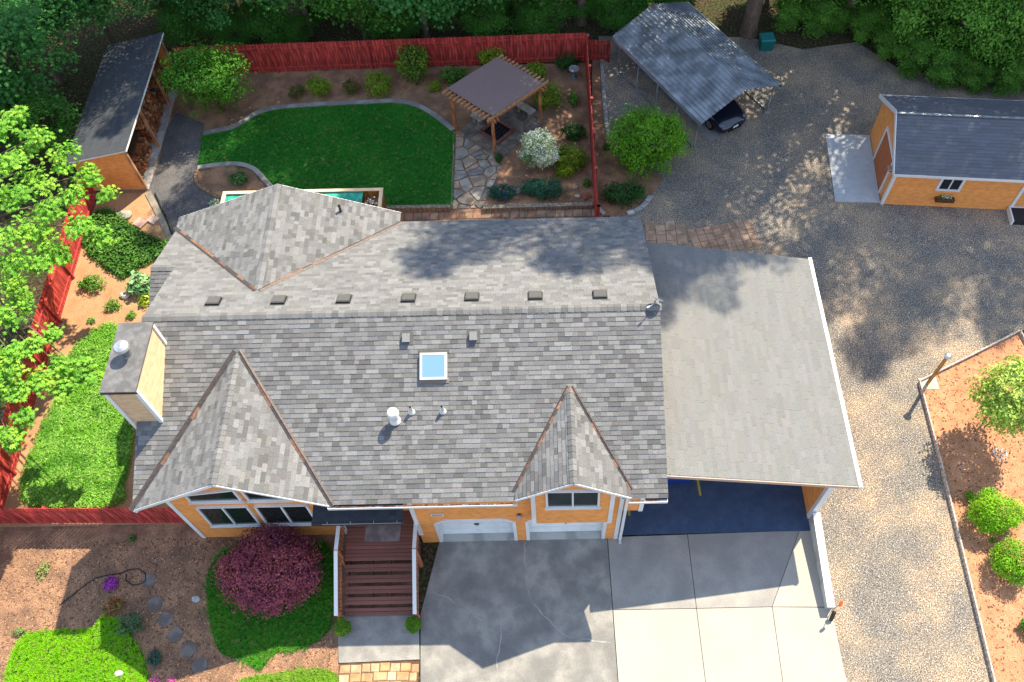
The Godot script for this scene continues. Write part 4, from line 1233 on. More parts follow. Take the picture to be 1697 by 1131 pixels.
	pl.abox(Vector3(-0.16, 0.44, 2.31), Vector3(0.16, 0.55, 2.33), S(214, 216, 218))
	put(pl, "plate", MT.paint, t)
func tool_shed() -> void:
	var o := g(1461.5, 337.6)
	var e := g(1672, 348) - o
	var turn := atan2(-e.z, e.x)
	var t := thing("garden_shed", "orange shed with blue-grey roof, white trim and a concrete pad at its door end", "shed", "", o, turn)
	# local frame: x along the front wall, z towards the back is negative
	var len := 9.0; var dep := 4.55; var eh := 2.32; var ph := 3.55; var mid := -dep * 0.5
	var w := MB.new()
	siding(w, Vector3.ZERO, Vector3.RIGHT, V2([[0, 0], [len, 0], [len, eh], [0, eh]]), Vector3.BACK, ORANGE, 0.16)
	siding(w, Vector3.ZERO, Vector3.FORWARD, V2([[0, 0], [dep, 0], [dep, eh], [-mid, ph], [0, eh]]), Vector3.LEFT, ORANGE, 0.16)
	siding(w, Vector3(len, 0, 0), Vector3.FORWARD, V2([[0, 0], [dep, 0], [dep, eh], [-mid, ph], [0, eh]]), Vector3.RIGHT, ORANGE, 0.16)
	siding(w, Vector3(0, 0, -dep), Vector3.RIGHT, V2([[0, 0], [len, 0], [len, eh], [0, eh]]), Vector3.FORWARD, ORANGE, 0.16)
	put(w, "wall", MT.siding, t)
	var sl := (ph - eh) / (dep * 0.5)
	for s in [1.0, -1.0]:
		var V := Vector3(0, sl, -s).normalized()
		var oz := 0.25 if s > 0 else -dep - 0.25
		var L0 := Vector2(dep * 0.5 + 0.25, (dep * 0.5 + 0.25) * sl).length()
		var A := Vector3(-0.2, ph + 0.1 - (dep * 0.5 + 0.25) * sl, oz)
		var r := MB.new()
		var N := Vector3.RIGHT.cross(V).normalized()
		if N.y < 0: N = -N
		r.prism(V2([[0, 0], [len + 0.4, 0], [len + 0.4, L0], [0, L0]]), A, Vector3.RIGHT, V, N * 0.1, TRIM)
		var ro := put(r, "roof", MT.paint, t)
		shingles(ro, A, Vector3.RIGHT, V, V2([[0, 0], [len + 0.4, 0], [len + 0.4, L0], [0, L0]]), S(112, 116, 126), 0.12, 0.16, 0, [0.34, 0.5, 0.8])
		var bb := MB.new()
		bb.beam(A + Vector3(-0.015, -0.04, 0), A + Vector3(-0.015, -0.04, 0) + V * L0, 0.03, 0.2, TRIM, Vector3.UP)
		bb.beam(A + Vector3(0, -0.06, 0.02 * s), A + Vector3(len + 0.4, -0.06, 0.02 * s), 0.03, 0.14, TRIM, Vector3.UP)
		put(bb, "barge_board", MT.paint, ro)
	var rc := MB.new()
	rc.beam(Vector3(-0.2, ph + 0.13, mid + 0.12), Vector3(len + 0.2, ph + 0.13, mid + 0.12), 0.1, 0.03, S(206, 212, 218))
	put(rc, "ridge_strip", MT.metal, t)
	for x in [0.0, 5.85]:
		var cb := MB.new()
		cb.abox(Vector3(x - 0.07, 0.0, -0.06), Vector3(x + 0.07, eh, 0.06), TRIM)
		put(cb, "corner_board", MT.paint, t)
	# end door with frame, trimmed window with flower box
	var d := MB.new()
	d.abox(Vector3(-0.05, 0.05, -2.75), Vector3(-0.02, 2.05, -0.75), S(178, 104, 60))
	var dob := put(d, "door", MT.siding, t)
	var df := MB.new()
	df.abox(Vector3(-0.07, 0.02, -2.9), Vector3(-0.01, 2.15, -2.75), TRIM)
	df.abox(Vector3(-0.07, 0.02, -0.75), Vector3(-0.01, 2.15, -0.6), TRIM)
	df.abox(Vector3(-0.07, 2.05, -2.75), Vector3(-0.01, 2.17, -0.75), TRIM)
	put(df, "frame", MT.paint, dob)
	var lg := MB.new()
	lg.abox(Vector3(-0.3, 2.0, -0.35), Vector3(-0.05, 2.1, -0.15), S(40, 42, 44))
	lg.abox(Vector3(-0.34, 2.1, -0.4), Vector3(-0.03, 2.14, -0.1), TRIM)
	put(lg, "wall_light", MT.metal, t)
	var f := MB.new()
	var wx := 2.6
	for q in [[wx - 0.55, 1.12, wx - 0.43, 2.02], [wx + 0.43, 1.12, wx + 0.55, 2.02], [wx - 0.43, 1.12, wx + 0.43, 1.24], [wx - 0.43, 1.9, wx + 0.43, 2.02], [wx - 0.03, 1.24, wx + 0.03, 1.9]]:
		f.abox(Vector3(q[0], q[1], 0.0), Vector3(q[2], q[3], 0.06), TRIM)
	var wo := put(f, "window", MT.paint, t)
	for s in [-1, 1]:
		var pm := MB.new()
		pm.face(Vector3(wx + s * 0.23, 1.57, 0.03), Vector3(0.2, 0, 0), Vector3(0, 0.33, 0), Vector3.BACK, L(0.012, 0.018, 0.026))
		put(pm, "pane", MT.glass, wo)
	var fb := thing("window_box", "brown flower box with white blossoms under the shed window", "flower box", "", o + Basis(Vector3.UP, turn) * Vector3(wx + 0.05, 0.55, 0.14), turn)
	var fm := MB.new()
	fm.abox(Vector3(-0.42, 0.0, -0.1), Vector3(0.42, 0.18, 0.12), S(110, 68, 46))
	put(fm, "box", MT.wood, fb)
	var fl := MB.new()
	leaf_cloud(fl, Vector3(0, 0.26, 0.02), Vector3(0.4, 0.14, 0.16), 90, 0.07, [S(60, 110, 40), S(80, 130, 50)], 0.0)
	leaf_cloud(fl, Vector3(0.05, 0.32, 0.04), Vector3(0.26, 0.1, 0.12), 40, 0.06, [S(240, 240, 236), S(236, 226, 220)], 0.0)
	put(fl, "flowers", MT.petal, fb)
	# pad before the door, landing at the far door, hose hook
	slab("shed_pad", line([[1368, 223.5], [1441, 225], [1458.5, 336.5], [1384.5, 335]]), 0.05, 0.1, mat("pad", 0.7, speckle("pad", 256, [Color(0.66, 0.68, 0.70), Color(0.70, 0.71, 0.73), Color(0.63, 0.65, 0.67)], 0.02, 0.2, 0.06, 0.01, [Color(0.6, 0.6, 0.6)], 93), 3.0, {"plain": 1}))
	var la := MB.new()
	la.abox(Vector3(5.75, 0.02, 0.05), Vector3(9.0, 0.28, 0.9), S(40, 44, 50))
	la.abox(Vector3(5.72, 0.02, 0.05), Vector3(5.80, 0.30, 0.93), TRIM)
	la.abox(Vector3(5.72, 0.24, 0.02), Vector3(9.0, 0.295, 0.10), TRIM)
	put(la, "landing", MT.paint, t)
func pergola() -> void:
	var t := thing("pergola", "timber pergola with mauve-grey fabric cover over the stone patio", "pergola")
	var P := [g(755.4, 214), g(828, 140) , g(896, 204), g(820.5, 255)]
	P[1] = P[0] + P[2] - P[3]
	var hh := 2.38
	var wood := S(186, 128, 84)
	for k in 4:
		var p: Vector3 = P[k]
		var m := MB.new()
		m.abox(p + Vector3(-0.075, 0, -0.075), p + Vector3(0.075, hh, 0.075), vary(wood, 0.08))
		put(m, "post", MT.wood, t)
	var U: Vector3 = (P[3] - P[0]); var Lu := U.length(); U = U.normalized()
	var V: Vector3 = (P[1] - P[0]); var Lv := V.length(); V = V.normalized()
	# doubled beams on two sides, rafters across them with their tails past the beams
	for s in 2:
		for off in [-0.09, 0.09]:
			var m := MB.new()
			var a: Vector3 = (P[0] if s == 0 else P[1]) + V * off + Vector3(0, hh + 0.02, 0)
			m.beam(a - U * 0.35, a + U * (Lu + 0.35), 0.04, 0.17, vary(wood, 0.08))
			put(m, "beam", MT.wood, t)
	for s in 2:
		var m := MB.new()
		var a: Vector3 = (P[0] if s == 0 else P[3]) + Vector3(0, hh - 0.08, 0)
		m.beam(a - V * 0.3, a + V * (Lv + 0.3), 0.04, 0.15, vary(wood, 0.08))
		put(m, "beam", MT.wood, t)
	var nr := 13
	for k in nr:
		var f := lerpf(-0.12, Lu + 0.12, k / (nr - 1.0))
		var m := MB.new()
		var a: Vector3 = P[0] + U * f + Vector3(0, hh + 0.17, 0)
		m.beam(a - V * 0.42, a + V * (Lv + 0.42), 0.045, 0.13, vary(S(196, 152, 116), 0.1))
		put(m, "rafter", MT.wood, t)
	var c := MB.new()
	var nx := 14; var ny := 26
	var pt := func(i: int, j: int) -> Vector3:
		var u := lerpf(-0.14, Lu + 0.14, float(i) / nx); var v := lerpf(-0.08, Lv + 0.08, float(j) / ny)
		return P[0] + U * u + V * v + Vector3(0, hh + 0.275 + 0.006 * cos(TAU * j * 0.5) * 0.3 + 0.012 * sin(i * 0.5 + j * 0.2), 0)
	for i in nx:
		for j in ny: c.oquad(pt.call(i, j), pt.call(i + 1, j), pt.call(i + 1, j + 1), pt.call(i, j + 1), Vector3.UP, S(140, 118, 116))
	put(c, "fabric_cover", mat("fabric", 0.9, grey("weave", 256, 0.1, 2, 0.8, 1.0, 97), 0.6, {"back": Color(0.2, 0.16, 0.15)}), t)
	# benches
	for q in [[[857, 169], [884, 186], "pale stone bench at the right side of the pergola patio"], [[783, 187], [800, 197], "pale stone bench at the left side of the pergola patio"]]:
		var a := g(q[0][0], q[0][1], 0.45); var b := g(q[1][0], q[1][1], 0.45)
		var bt := thing("stone_bench", q[2], "bench", "benches round the fire pit", Vector3((a.x + b.x) / 2, 0, (a.z + b.z) / 2), atan2(-(b.z - a.z), b.x - a.x))
		var hl := (b - a).length() / 2.0
		var m := MB.new()
		m.cbox(Vector3(-hl, 0.38, -0.2), Vector3(hl, 0.46, 0.2), 0.015, S(176, 170, 160))
		put(m, "seat", MT.stone, bt)
		for s in [-1, 1]:
			var l := MB.new()
			l.abox(Vector3(s * (hl - 0.22) - 0.06, 0.0, -0.15), Vector3(s * (hl - 0.22) + 0.06, 0.38, 0.15), S(150, 144, 136))
			put(l, "leg", MT.stone, bt)
	# square fire pit
	var fc := g(823.5, 216, 0.1)
	var ft := thing("fire_pit", "square sunken fire pit edged in reddish brick under the pergola", "fire pit", "", Vector3(fc.x, 0, fc.z), -atan2(U.z, U.x))
	for k in 4:
		var bs := Basis(Vector3.UP, PI / 2 * k)
		for j in 6:
			var m := MB.new()
			m.cbox(Vector3(-0.68 + j * 0.19, 0.0, 0.50), Vector3(-0.68 + j * 0.19 + 0.18, 0.14, 0.69), 0.012, vary(S(122, 84, 78), 0.15))
			inst(m.mesh(), "brick", MT.stone, ft, Transform3D(bs, Vector3.ZERO))
	var pit := MB.new()
	pit.abox(Vector3(-0.49, 0.0, -0.49), Vector3(0.49, 0.04, 0.49), S(46, 46, 50))
	put(pit, "ash_bed", MT.stone, ft)
	var grate := MB.new()
	for k in 5: grate.beam(Vector3(-0.4 + k * 0.2, 0.08, -0.45), Vector3(-0.4 + k * 0.2, 0.08, 0.45), 0.025, 0.025, S(34, 36, 40))
	for s in [-1, 1]: grate.beam(Vector3(-0.45, 0.08, s * 0.44), Vector3(0.45, 0.08, s * 0.44), 0.025, 0.025, S(34, 36, 40))
	put(grate, "grate", MT.metal, ft)
func back_deck() -> void:
	var h := 1.3
	var a := g(369, 317, h); var b := g(635, 310, h)
	var x0 := a.x; var x1 := b.x; var z0 := a.z; var z1 := -21.9
	var t := thing("raised_deck", "raised teal platform with cream rim and slatted sides behind the house", "deck")
	var cream := S(228, 204, 168)
	var m := MB.new()
	m.abox(Vector3(x0 + 0.1, h - 0.16, z0 + 0.1), Vector3(x1 - 0.95, h - 0.10, z1), S(58, 168, 148))
	put(m, "platform", mat("teal", 0.35, grey("tealn", 256, 0.02, 3, 0.82, 1.0, 99), 2.0), t)
	for q in [[x0, z0, x1, z0 + 0.17], [x0, z0 + 0.17, x0 + 0.17, z1], [x1 - 0.17, z0 + 0.17, x1, z1]]:
		var r := MB.new()
		r.cbox(Vector3(q[0], h - 0.05, q[1]), Vector3(q[2], h, q[3]), 0.01, cream)
		put(r, "rim_board", MT.paint, t)
	var n := int((x1 - x0) / 0.16)
	var sm := MB.new()
	sm.abox(Vector3(-0.06, 0.02, -0.015), Vector3(0.06, h - 0.06, 0.015), S(190, 130, 86))
	var smesh := sm.mesh()
	for k in n: inst(smesh, "slat", MT.wood, t, Transform3D(Basis(), Vector3(x0 + 0.1 + k * (x1 - x0 - 0.2) / (n - 1), 0, z0 + 0.08)))
	for k in 28:
		inst(smesh, "slat", MT.wood, t, Transform3D(Basis(Vector3.UP, PI / 2), Vector3(x1 - 0.08, 0, z0 + 0.15 + k * 0.165)))
		inst(smesh, "slat", MT.wood, t, Transform3D(Basis(Vector3.UP, PI / 2), Vector3(x0 + 0.08, 0, z0 + 0.15 + k * 0.165)))
	# planter corner with slatted floor
	for k in 7:
		var r := MB.new()
		r.cbox(Vector3(x1 - 0.93 + k * 0.11, h - 0.5, z0 + 0.2), Vector3(x1 - 0.93 + k * 0.11 + 0.08, h - 0.46, z1), 0.005, vary(S(170, 112, 74), 0.1))
		put(r, "slat", MT.wood, t)
	var pt := thing("potted_flowers", "white flowering plant in the corner of the raised deck", "flowers", "", Vector3(x1 - 0.5, h - 0.46, z0 + 0.95))
	var pm := MB.new()
	pm.lathe(Vector3.ZERO, [Vector2(0.14, 0), Vector2(0.19, 0.26), Vector2(0.17, 0.26)], 12, S(150, 92, 66))
	put(pm, "pot", MT.stone, pt)
	var fm := MB.new()
	leaf_cloud(fm, Vector3(0, 0.38, 0), Vector3(0.32, 0.18, 0.5), 130, 0.10, [S(238, 236, 230), S(226, 220, 214), S(80, 110, 60)], 0.1)
	put(fm, "blossoms", MT.petal, pt)

# ---------------------------------------------------------------- edgings, pavers, stones
func strip_along(pts: PackedVector2Array, w: float, y0: float, y1: float, col: Color) -> MB:      # raised edging along a line
	var b := MB.new()
	for k in pts.size() - 1:
		var a := pts[k]; var c := pts[k + 1]
		var d0 := (pts[mini(k + 1, pts.size() - 1)] - pts[maxi(k - 1, 0)]).normalized(); var d1 := (pts[mini(k + 2, pts.size() - 1)] - pts[k]).normalized()
		var n0 := Vector2(-d0.y, d0.x) * w / 2.0; var n1 := Vector2(-d1.y, d1.x) * w / 2.0
		var q := func(p: Vector2, y: float) -> Vector3: return Vector3(p.x, y, p.y)
		b.oquad(q.call(a + n0, y1), q.call(c + n1, y1), q.call(c - n1, y1), q.call(a - n0, y1), Vector3.UP, col)
		b.oquad(q.call(a + n0, y1), q.call(c + n1, y1), q.call(c + n1, y0), q.call(a + n0, y0), q.call(n0, 0.0), col)
		b.oquad(q.call(a - n0, y1), q.call(c - n1, y1), q.call(c - n1, y0), q.call(a - n0, y0), -q.call(n0, 0.0), col)
	return b
func blocks_along(called: String, label: String, pts: PackedVector2Array, every: float, w: float, hgt: float, col: Color) -> void:
	var t := thing(called, label, "edging")
	var total := 0.0
	for k in pts.size() - 1: total += pts[k].distance_to(pts[k + 1])
	var n := int(total / every)
	var walk := func(s: float) -> Vector2:
		var r := s
		for k in pts.size() - 1:
			var l := pts[k].distance_to(pts[k + 1])
			if r <= l: return pts[k].lerp(pts[k + 1], r / l)
			r -= l
		return pts[pts.size() - 1]
	for k in n:
		var a: Vector2 = walk.call(k * every); var b: Vector2 = walk.call((k + 1) * every)
		var m := MB.new()
		var hl := a.distance_to(b) / 2.0 - 0.012
		m.cbox(Vector3(-hl, -0.02, -w / 2), Vector3(hl, hgt + rng.randf_range(-0.012, 0.012), w / 2), 0.02, vary(col, 0.12))
		inst(m.mesh(), "block", MT.stone, t, Transform3D(Basis(Vector3.UP, -atan2(b.y - a.y, b.x - a.x) + rng.randf_range(-0.05, 0.05)), Vector3((a.x + b.x) / 2, 0, (a.y + b.y) / 2)))
func paver(t: Node, at: Vector3, turn: float, w: float, d: float, hgt: float, col: Color, bevel := 0.012) -> void:
	var m := MB.new()
	m.cbox(Vector3(-w / 2, -0.03, -d / 2), Vector3(w / 2, hgt, d / 2), bevel, col)
	inst(m.mesh(), "paver", MT.stone, t, Transform3D(Basis(Vector3.UP, turn) * Basis.from_euler(Vector3(rng.randf_range(-0.012, 0.012), 0, rng.randf_range(-0.012, 0.012))), at))
func pave_struct(called: String) -> Node3D:
	var t := Node3D.new()
	t.name = numbered(called); add_child(t); t.set_meta("kind", "structure")
	return t
func garden() -> void:
	# concrete kerb round the lawn
	struct(strip_along(curve([[338, 223], [362, 218], [392, 210], [425, 190], [455, 181], [520, 175.5], [600, 171.5], [655, 169.5], [690, 176], [722, 194], [752, 218]], false, 6), 0.26, 0.0, 0.12, S(140, 138, 136)), "lawn_kerb", MT.concrete_piece)
	struct(strip_along(curve([[328, 280], [362, 275], [396, 274], [421, 282], [438, 299], [455, 318], [466, 335]], false, 6), 0.24, 0.0, 0.12, S(150, 146, 140)), "lawn_kerb", MT.concrete_piece)
	struct(strip_along(line([[751.5, 220], [751.5, 262], [749.5, 300], [748.5, 341]]), 0.07, 0.0, 0.06, S(150, 140, 120)), "lawn_kerb", MT.wood)
	blocks_along("block_edging", "low tan block edging of the small bed by the gravel path", curve([[327, 282], [325, 295], [328, 307], [345, 319], [362, 328], [378, 337]], false, 5), 0.24, 0.16, 0.13, S(150, 122, 98))
	blocks_along("block_edging", "grey block edging between fence bed and metal carport", curve([[996.5, 99], [999, 130], [1001, 165], [1005, 205], [1010, 238]], false, 5), 0.26, 0.2, 0.12, S(150, 150, 148))
	blocks_along("block_edging", "pale block edging round the low end of the fence bed", curve([[1078, 326], [1071, 337], [1060, 347], [1046, 354], [1030, 357]], false, 4), 0.42, 0.24, 0.1, S(176, 176, 176))
	blocks_along("block_edging", "three pale blocks at the foot of the garden fence", curve([[990, 340], [994, 350], [1003, 357]], false, 4), 0.35, 0.22, 0.1, S(186, 182, 176))
	# timber wall between garden and the paved way behind the house
	var tw := thing("timber_edging", "grey timber edging with dark face along the paved way behind the house", "edging")
	for q in [[[640, 343], [746, 341], 0.30, S(150, 140, 124)], [[801, 343], [982, 337], 0.30, S(150, 138, 124)]]:
		var a := g(q[0][0], q[0][1], 0.28); var b := g(q[1][0], q[1][1], 0.28)
		for k in 2:
			var m := MB.new()
			var y := 0.07 + 0.14 * k
			m.beam(Vector3(a.x, y, a.z), Vector3(b.x, y, b.z + 0.02 * k), 0.2, 0.135, vary(q[3], 0.06))
			put(m, "timber", MT.wood, tw)
	# pavers behind the house
	var pv := pave_struct("back_walk")
	var z0 := g(800, 351).z
	for j in 4:
		var x := -7.0 + rng.randf_range(0, 0.3)
		while x < 2.35:
			var w := 0.42 * rng.randf_range(0.9, 1.1)
			paver(pv, Vector3(x + w / 2, 0.0, z0 + 0.22 + j * 0.44), 0.0, w - 0.02, 0.42, 0.035, vary([S(150, 122, 100), S(138, 116, 98), S(160, 134, 112), S(146, 112, 92)][rng.randi() % 4], 0.1))
			x += w
	# paved way beside the carport
	pv = pave_struct("side_walk")
	var o := g(1068, 373)
	for i in 4:
		for j in 4:
			paver(pv, o + Vector3(0.24 + i * 0.475, 0.012, 0.1 + j * 0.58 + (0.25 if i % 2 else 0.0)), 0.02, 0.455, 0.56, 0.04, vary(S(186, 156, 132), 0.12))
	o = g(1138, 383)
	for i in 8:
		for j in 4:
			var l := Vector3(0.2 + i * 0.385, 0.012, 0.2 + j * 0.40)
			paver(pv, o + Basis(Vector3.UP, 0.2) * l, 0.2, 0.37, 0.385, 0.04, vary(S(182, 150, 126), 0.12))
	# cobbles of the front walk
	pv = pave_struct("front_walk")
	var c0 := g(562, 1103); var c1 := g(695, 1098)
	var z := c0.z + 0.16
	for j in 9:
		var x := c0.x + 0.02
		while x < c1.x - 0.1:
			var w := minf(rng.randf_range(0.26, 0.5), c1.x - x)
			var m := MB.new()
			m.cbox(Vector3(-w / 2 + 0.012, -0.03, -0.145), Vector3(w / 2 - 0.012, rng.randf_range(0.05, 0.062), 0.145), 0.03, vary([S(190, 160, 124), S(178, 148, 112), S(200, 172, 138), S(184, 146, 106)][rng.randi() % 4], 0.08))
			inst(m.mesh(), "cobble", MT.stone, pv, Transform3D(Basis(Vector3.UP, rng.randf_range(-0.03, 0.03)), Vector3(x + w / 2, 0, z + 0.05 * sin(x * 1.3) + rng.randf_range(-0.015, 0.015))))
			x += w
		z += 0.31
	var bs := MB.new()
	bs.face(Vector3((c0.x + c1.x) / 2, 0.022, c0.z + 1.4), Vector3((c1.x - c0.x) / 2, 0, 0), Vector3(0, 0, 1.5), Vector3.UP, S(104, 78, 58))
	struct(bs, "walk_sand", MT.stone)
	# stone patio under the pergola, set to its lines
	pv = pave_struct("patio")
	var area := line([[757, 214], [800, 182], [840, 150], [905, 196], [880, 232], [822, 266]])
	var A := g(755.4, 214); var B := g(820.5, 255)
	var U := (B - A).normalized(); var V := Vector3(U.z, 0, -U.x)
	for i in range(-8, 14):
		for j in range(-6, 12):
			var p := A + U * (i * 0.42) + V * (j * 0.42 + (0.21 if posmod(i, 2) else 0.0))
			if Geometry2D.is_point_in_polygon(Vector2(p.x, p.z), area):
				paver(pv, p, -atan2(U.z, U.x), 0.405, 0.405, 0.03, vary([S(120, 112, 104), S(132, 122, 110), S(112, 106, 102)][rng.randi() % 3], 0.1))
	# flagstones: cells round jittered points, shrunk to leave joints
	pv = pave_struct("flagstone_path")
	var path := line([[755, 222], [775, 231], [800, 247], [822, 262], [834, 268], [822, 300], [808, 330], [800, 346], [749, 348], [752, 300]])
	var seeds := []
	var lo := Vector2(1e9, 1e9); var hi := -lo
	for p in path:
		lo = lo.min(p); hi = hi.max(p)
	var sy := lo.y
	var row := 0
	while sy < hi.y + 0.6:
		var sx := lo.x - 0.4 + (0.36 if row % 2 else 0.0)
		while sx < hi.x + 0.6:
			seeds.append(Vector2(sx + rng.randf_range(-0.24, 0.24), sy + rng.randf_range(-0.24, 0.24)))
			if rng.randf() < 0.22: seeds.append(Vector2(sx + rng.randf_range(0.25, 0.45), sy + rng.randf_range(0.2, 0.4)))
			sx += 0.74
		sy += 0.68; row += 1
	for s: Vector2 in seeds:
		var cell := PackedVector2Array([s + Vector2(-1, -1), s + Vector2(1, -1), s + Vector2(1, 1), s + Vector2(-1, 1)])
		for q: Vector2 in seeds:
			if q == s or q.distance_to(s) > 2.2: continue
			var mid := (s + q) / 2.0; var d := (q - s).normalized(); var nn := Vector2(-d.y, d.x)
			var half := PackedVector2Array([mid + nn * 6, mid - nn * 6, mid - nn * 6 - d * 12, mid + nn * 6 - d * 12])
			var cut := Geometry2D.intersect_polygons(cell, half)
			if cut.size() == 0: break
			cell = cut[0]
		for piece: PackedVector2Array in Geometry2D.intersect_polygons(cell, path):
			for sh: PackedVector2Array in Geometry2D.offset_polygon(piece, -0.035, Geometry2D.JOIN_ROUND):
				if sh.size() < 3: continue
				var b := MB.new()
				b.prism(sh, Vector3(0, rng.randf_range(0.035, 0.055), 0), Vector3.RIGHT, Vector3.BACK, Vector3.UP * 0.06, vary([S(146, 140, 130), S(160, 154, 144), S(134, 132, 128), S(166, 148, 130)][rng.randi() % 4], 0.12))
				put(b, "flagstone", MT.stone, pv)
	# concrete edge and slabs beside the wood shed path
	struct(strip_along(line([[245, 320], [262, 352], [279, 388], [284, 400]]), 0.3, 0.0, 0.06, S(140, 132, 120)), "path_kerb", MT.concrete_piece)
	for q in [[[207, 358], 12, "large pale flat rock in the side yard"], [[233, 371], 9, "pinkish square stone in the side yard, beside the grey rock"], [[254.5, 365.5], 8, "pale pink square stone in the side yard, by the concrete edge"]]:
		var st := thing("flat_stone", q[2], "stone", "", g(q[0][0], q[0][1]))
		var m := MB.new()
		var r := metres(q[1], st.position)
		if q[1] == 12: m.blob(Vector3(0, 0.05, 0), Vector3(r * 1.15, 0.12, r * 0.85), 12, 0.14, rng, S(170, 168, 156))
		else: m.box(Vector3(0, 0.05, 0), Vector3(r * 0.85, 0, r * 0.55), Vector3(0, 0.05, 0), Vector3(-r * 0.5, 0, r * 0.8), S(190, 152, 142) if q[1] == 9 else S(206, 182, 170))
		put(m, "slab", MT.stone, st)
	# rocks
	for q in [[208, 491, 9, "pale rock beside the large-leaved hosta", S(206, 196, 180)], [198, 1117, 7, "white rock on the bright front lawn", S(226, 224, 220)], [325, 994, 7, "grey mossy rock beside the maple lawn", S(170, 176, 178)], [953, 311, 5, "small pale rock in the planting bed near the fence", S(196, 176, 160)], [957, 326, 5, "second pale rock in the bed, by a red brick", S(200, 184, 170)], [858, 318, 7, "flat grey rock between the two blue-green spreading plants", S(150, 150, 146)]]:
		var st := thing("rock", q[3], "rock", "", g(q[0], q[1]))
		var m := MB.new()
		var r := metres(q[2], st.position)
		m.blob(Vector3(0, r * 0.3, 0), Vector3(r, r * 0.5, r * 0.8), 10, 0.16, rng, q[4])
		put(m, "stone", MT.stone, st)
	var bk := thing("loose_brick", "square terracotta paver leaning in the bed beside the fence", "brick", "", g(972, 326))
	var bm := MB.new()
	bm.cbox(Vector3(-0.2, 0, -0.17), Vector3(0.2, 0.07, 0.17), 0.01, S(150, 92, 72))
	put(bm, "slab", MT.stone, bk)
	bk.rotation.y = 0.5
	# stepping stones through the front bed
	var k := 0
	for q in [[247, 962, 12], [257, 1001, 13], [274, 1027, 13], [291, 1053, 13], [312, 1077, 14], [331, 1103, 13]]:
		var w := g(q[0], q[1])
		var st := thing("stepping_stone", ["faint round stepping stone nearest the coiled hose", "grey stepping stone below the coiled hose, second of its row", "buried grey stepping stone, third from the coiled hose", "grey stepping stone, fourth from the coiled hose", "grey stepping stone, fifth from the coiled hose", "grey stepping stone at the bark edge, last of its row"][k], "stepping stone", "stepping stones through the front bed", w, rng.randf() * TAU)
		var m := MB.new()
		var pts := PackedVector2Array()
		var r := metres(q[2], w)
		for j in 14: pts.append(Vector2(cos(TAU * j / 14), sin(TAU * j / 14)) * r * rng.randf_range(0.86, 1.08))
		m.prism(pts, Vector3(0, 0.03, 0), Vector3.RIGHT, Vector3.BACK, Vector3.UP * 0.05, vary(S(116, 108, 104), 0.08))
		put(m, "slab", MT.stone, st)
		k += 1
	# timber rims of the road-side bed
	var rim := thing("bed_edging", "thin pale timber edging of the bark bed along the gravel road", "edging")
	for q in [[[1524, 632], [1560, 770]], [[1560, 770], [1604, 950]], [[1604, 950], [1648, 1131]], [[1648, 1131], [1692, 1310]], [[1524, 632], [1605, 592]], [[1605, 592], [1690, 549]], [[1690, 549], [1720, 600]]]:
		var a := g(q[0][0], q[0][1], 0.1); var b := g(q[1][0], q[1][1], 0.1)
		var m := MB.new()
		m.beam(a + Vector3(0, -0.02, 0), b + Vector3(0, -0.02, 0), 0.055, 0.24, vary(S(206, 196, 184), 0.05))
		put(m, "board", MT.wood, rim)
	# low wall beside the driveway
	var lw := thing("low_wall", "low pale wall with sloping top beside the driveway, running from carport post", "wall")
	var m := MB.new()
	var xa := 9.86; var xb := 10.08
	var p := [Vector3(xa, 0, -11.4), Vector3(xa, 0, -8.05), Vector3(xa, 0.42, -8.05), Vector3(xa, 0.78, -11.4)]
	var q := []
	for e: Vector3 in p: q.append(e + Vector3(xb - xa, 0, 0))
	m.oquad(p[0], p[1], p[2], p[3], Vector3.LEFT, S(190, 192, 190)); m.oquad(q[0], q[1], q[2], q[3], Vector3.RIGHT, S(190, 192, 190))
	m.oquad(p[1], q[1], q[2], p[2], Vector3.BACK, S(190, 192, 190)); m.oquad(p[0], q[0], q[3], p[3], Vector3.FORWARD, S(190, 192, 190))
	put(m, "wall", MT.concrete_piece, lw)
	var cp := MB.new()
	cp.beam(Vector3((xa + xb) / 2, 0.80, -11.4), Vector3((xa + xb) / 2, 0.44, -8.02), xb - xa + 0.05, 0.04, TRIM)
	put(cp, "coping", MT.paint, lw)

# ---------------------------------------------------------------- leaves
func leaf_cloud(b: MB, o: Vector3, r: Vector3, count: int, size: float, cols: Array, hollow := 0.5, upright := 0.35) -> void:
	for k in count:
		var d := Vector3(rng.randfn(), rng.randfn(), rng.randfn()).normalized()
		var t := lerpf(pow(rng.randf(), 0.3333), 1.0, hollow * rng.randf())
		var p := o + d * r * t
		leaf(b, p, (d + Vector3(0, upright, 0) + Vector3(rng.randf_range(-1, 1), rng.randf_range(-1, 1), rng.randf_range(-1, 1)) * 0.75).normalized(), size * rng.randf_range(0.65, 1.25), vary(cols[rng.randi() % cols.size()], 0.16, 0.06))
func leaf(b: MB, p: Vector3, nn: Vector3, s: float, col: Color) -> void:      # a folded kite
	var a := rng.randf() * TAU
	var u := nn.cross(Vector3(cos(a), 0.31, sin(a))).normalized()
	var w := nn.cross(u)
	var tip := p + u * s * 0.62 - nn * s * 0.16; var root := p - u * s * 0.5
	var l := p + w * s * 0.30 + nn * s * 0.07; var rr := p - w * s * 0.30 + nn * s * 0.07
	b.otri(root, l, tip, nn, col); b.otri(root, tip, rr, nn, col)
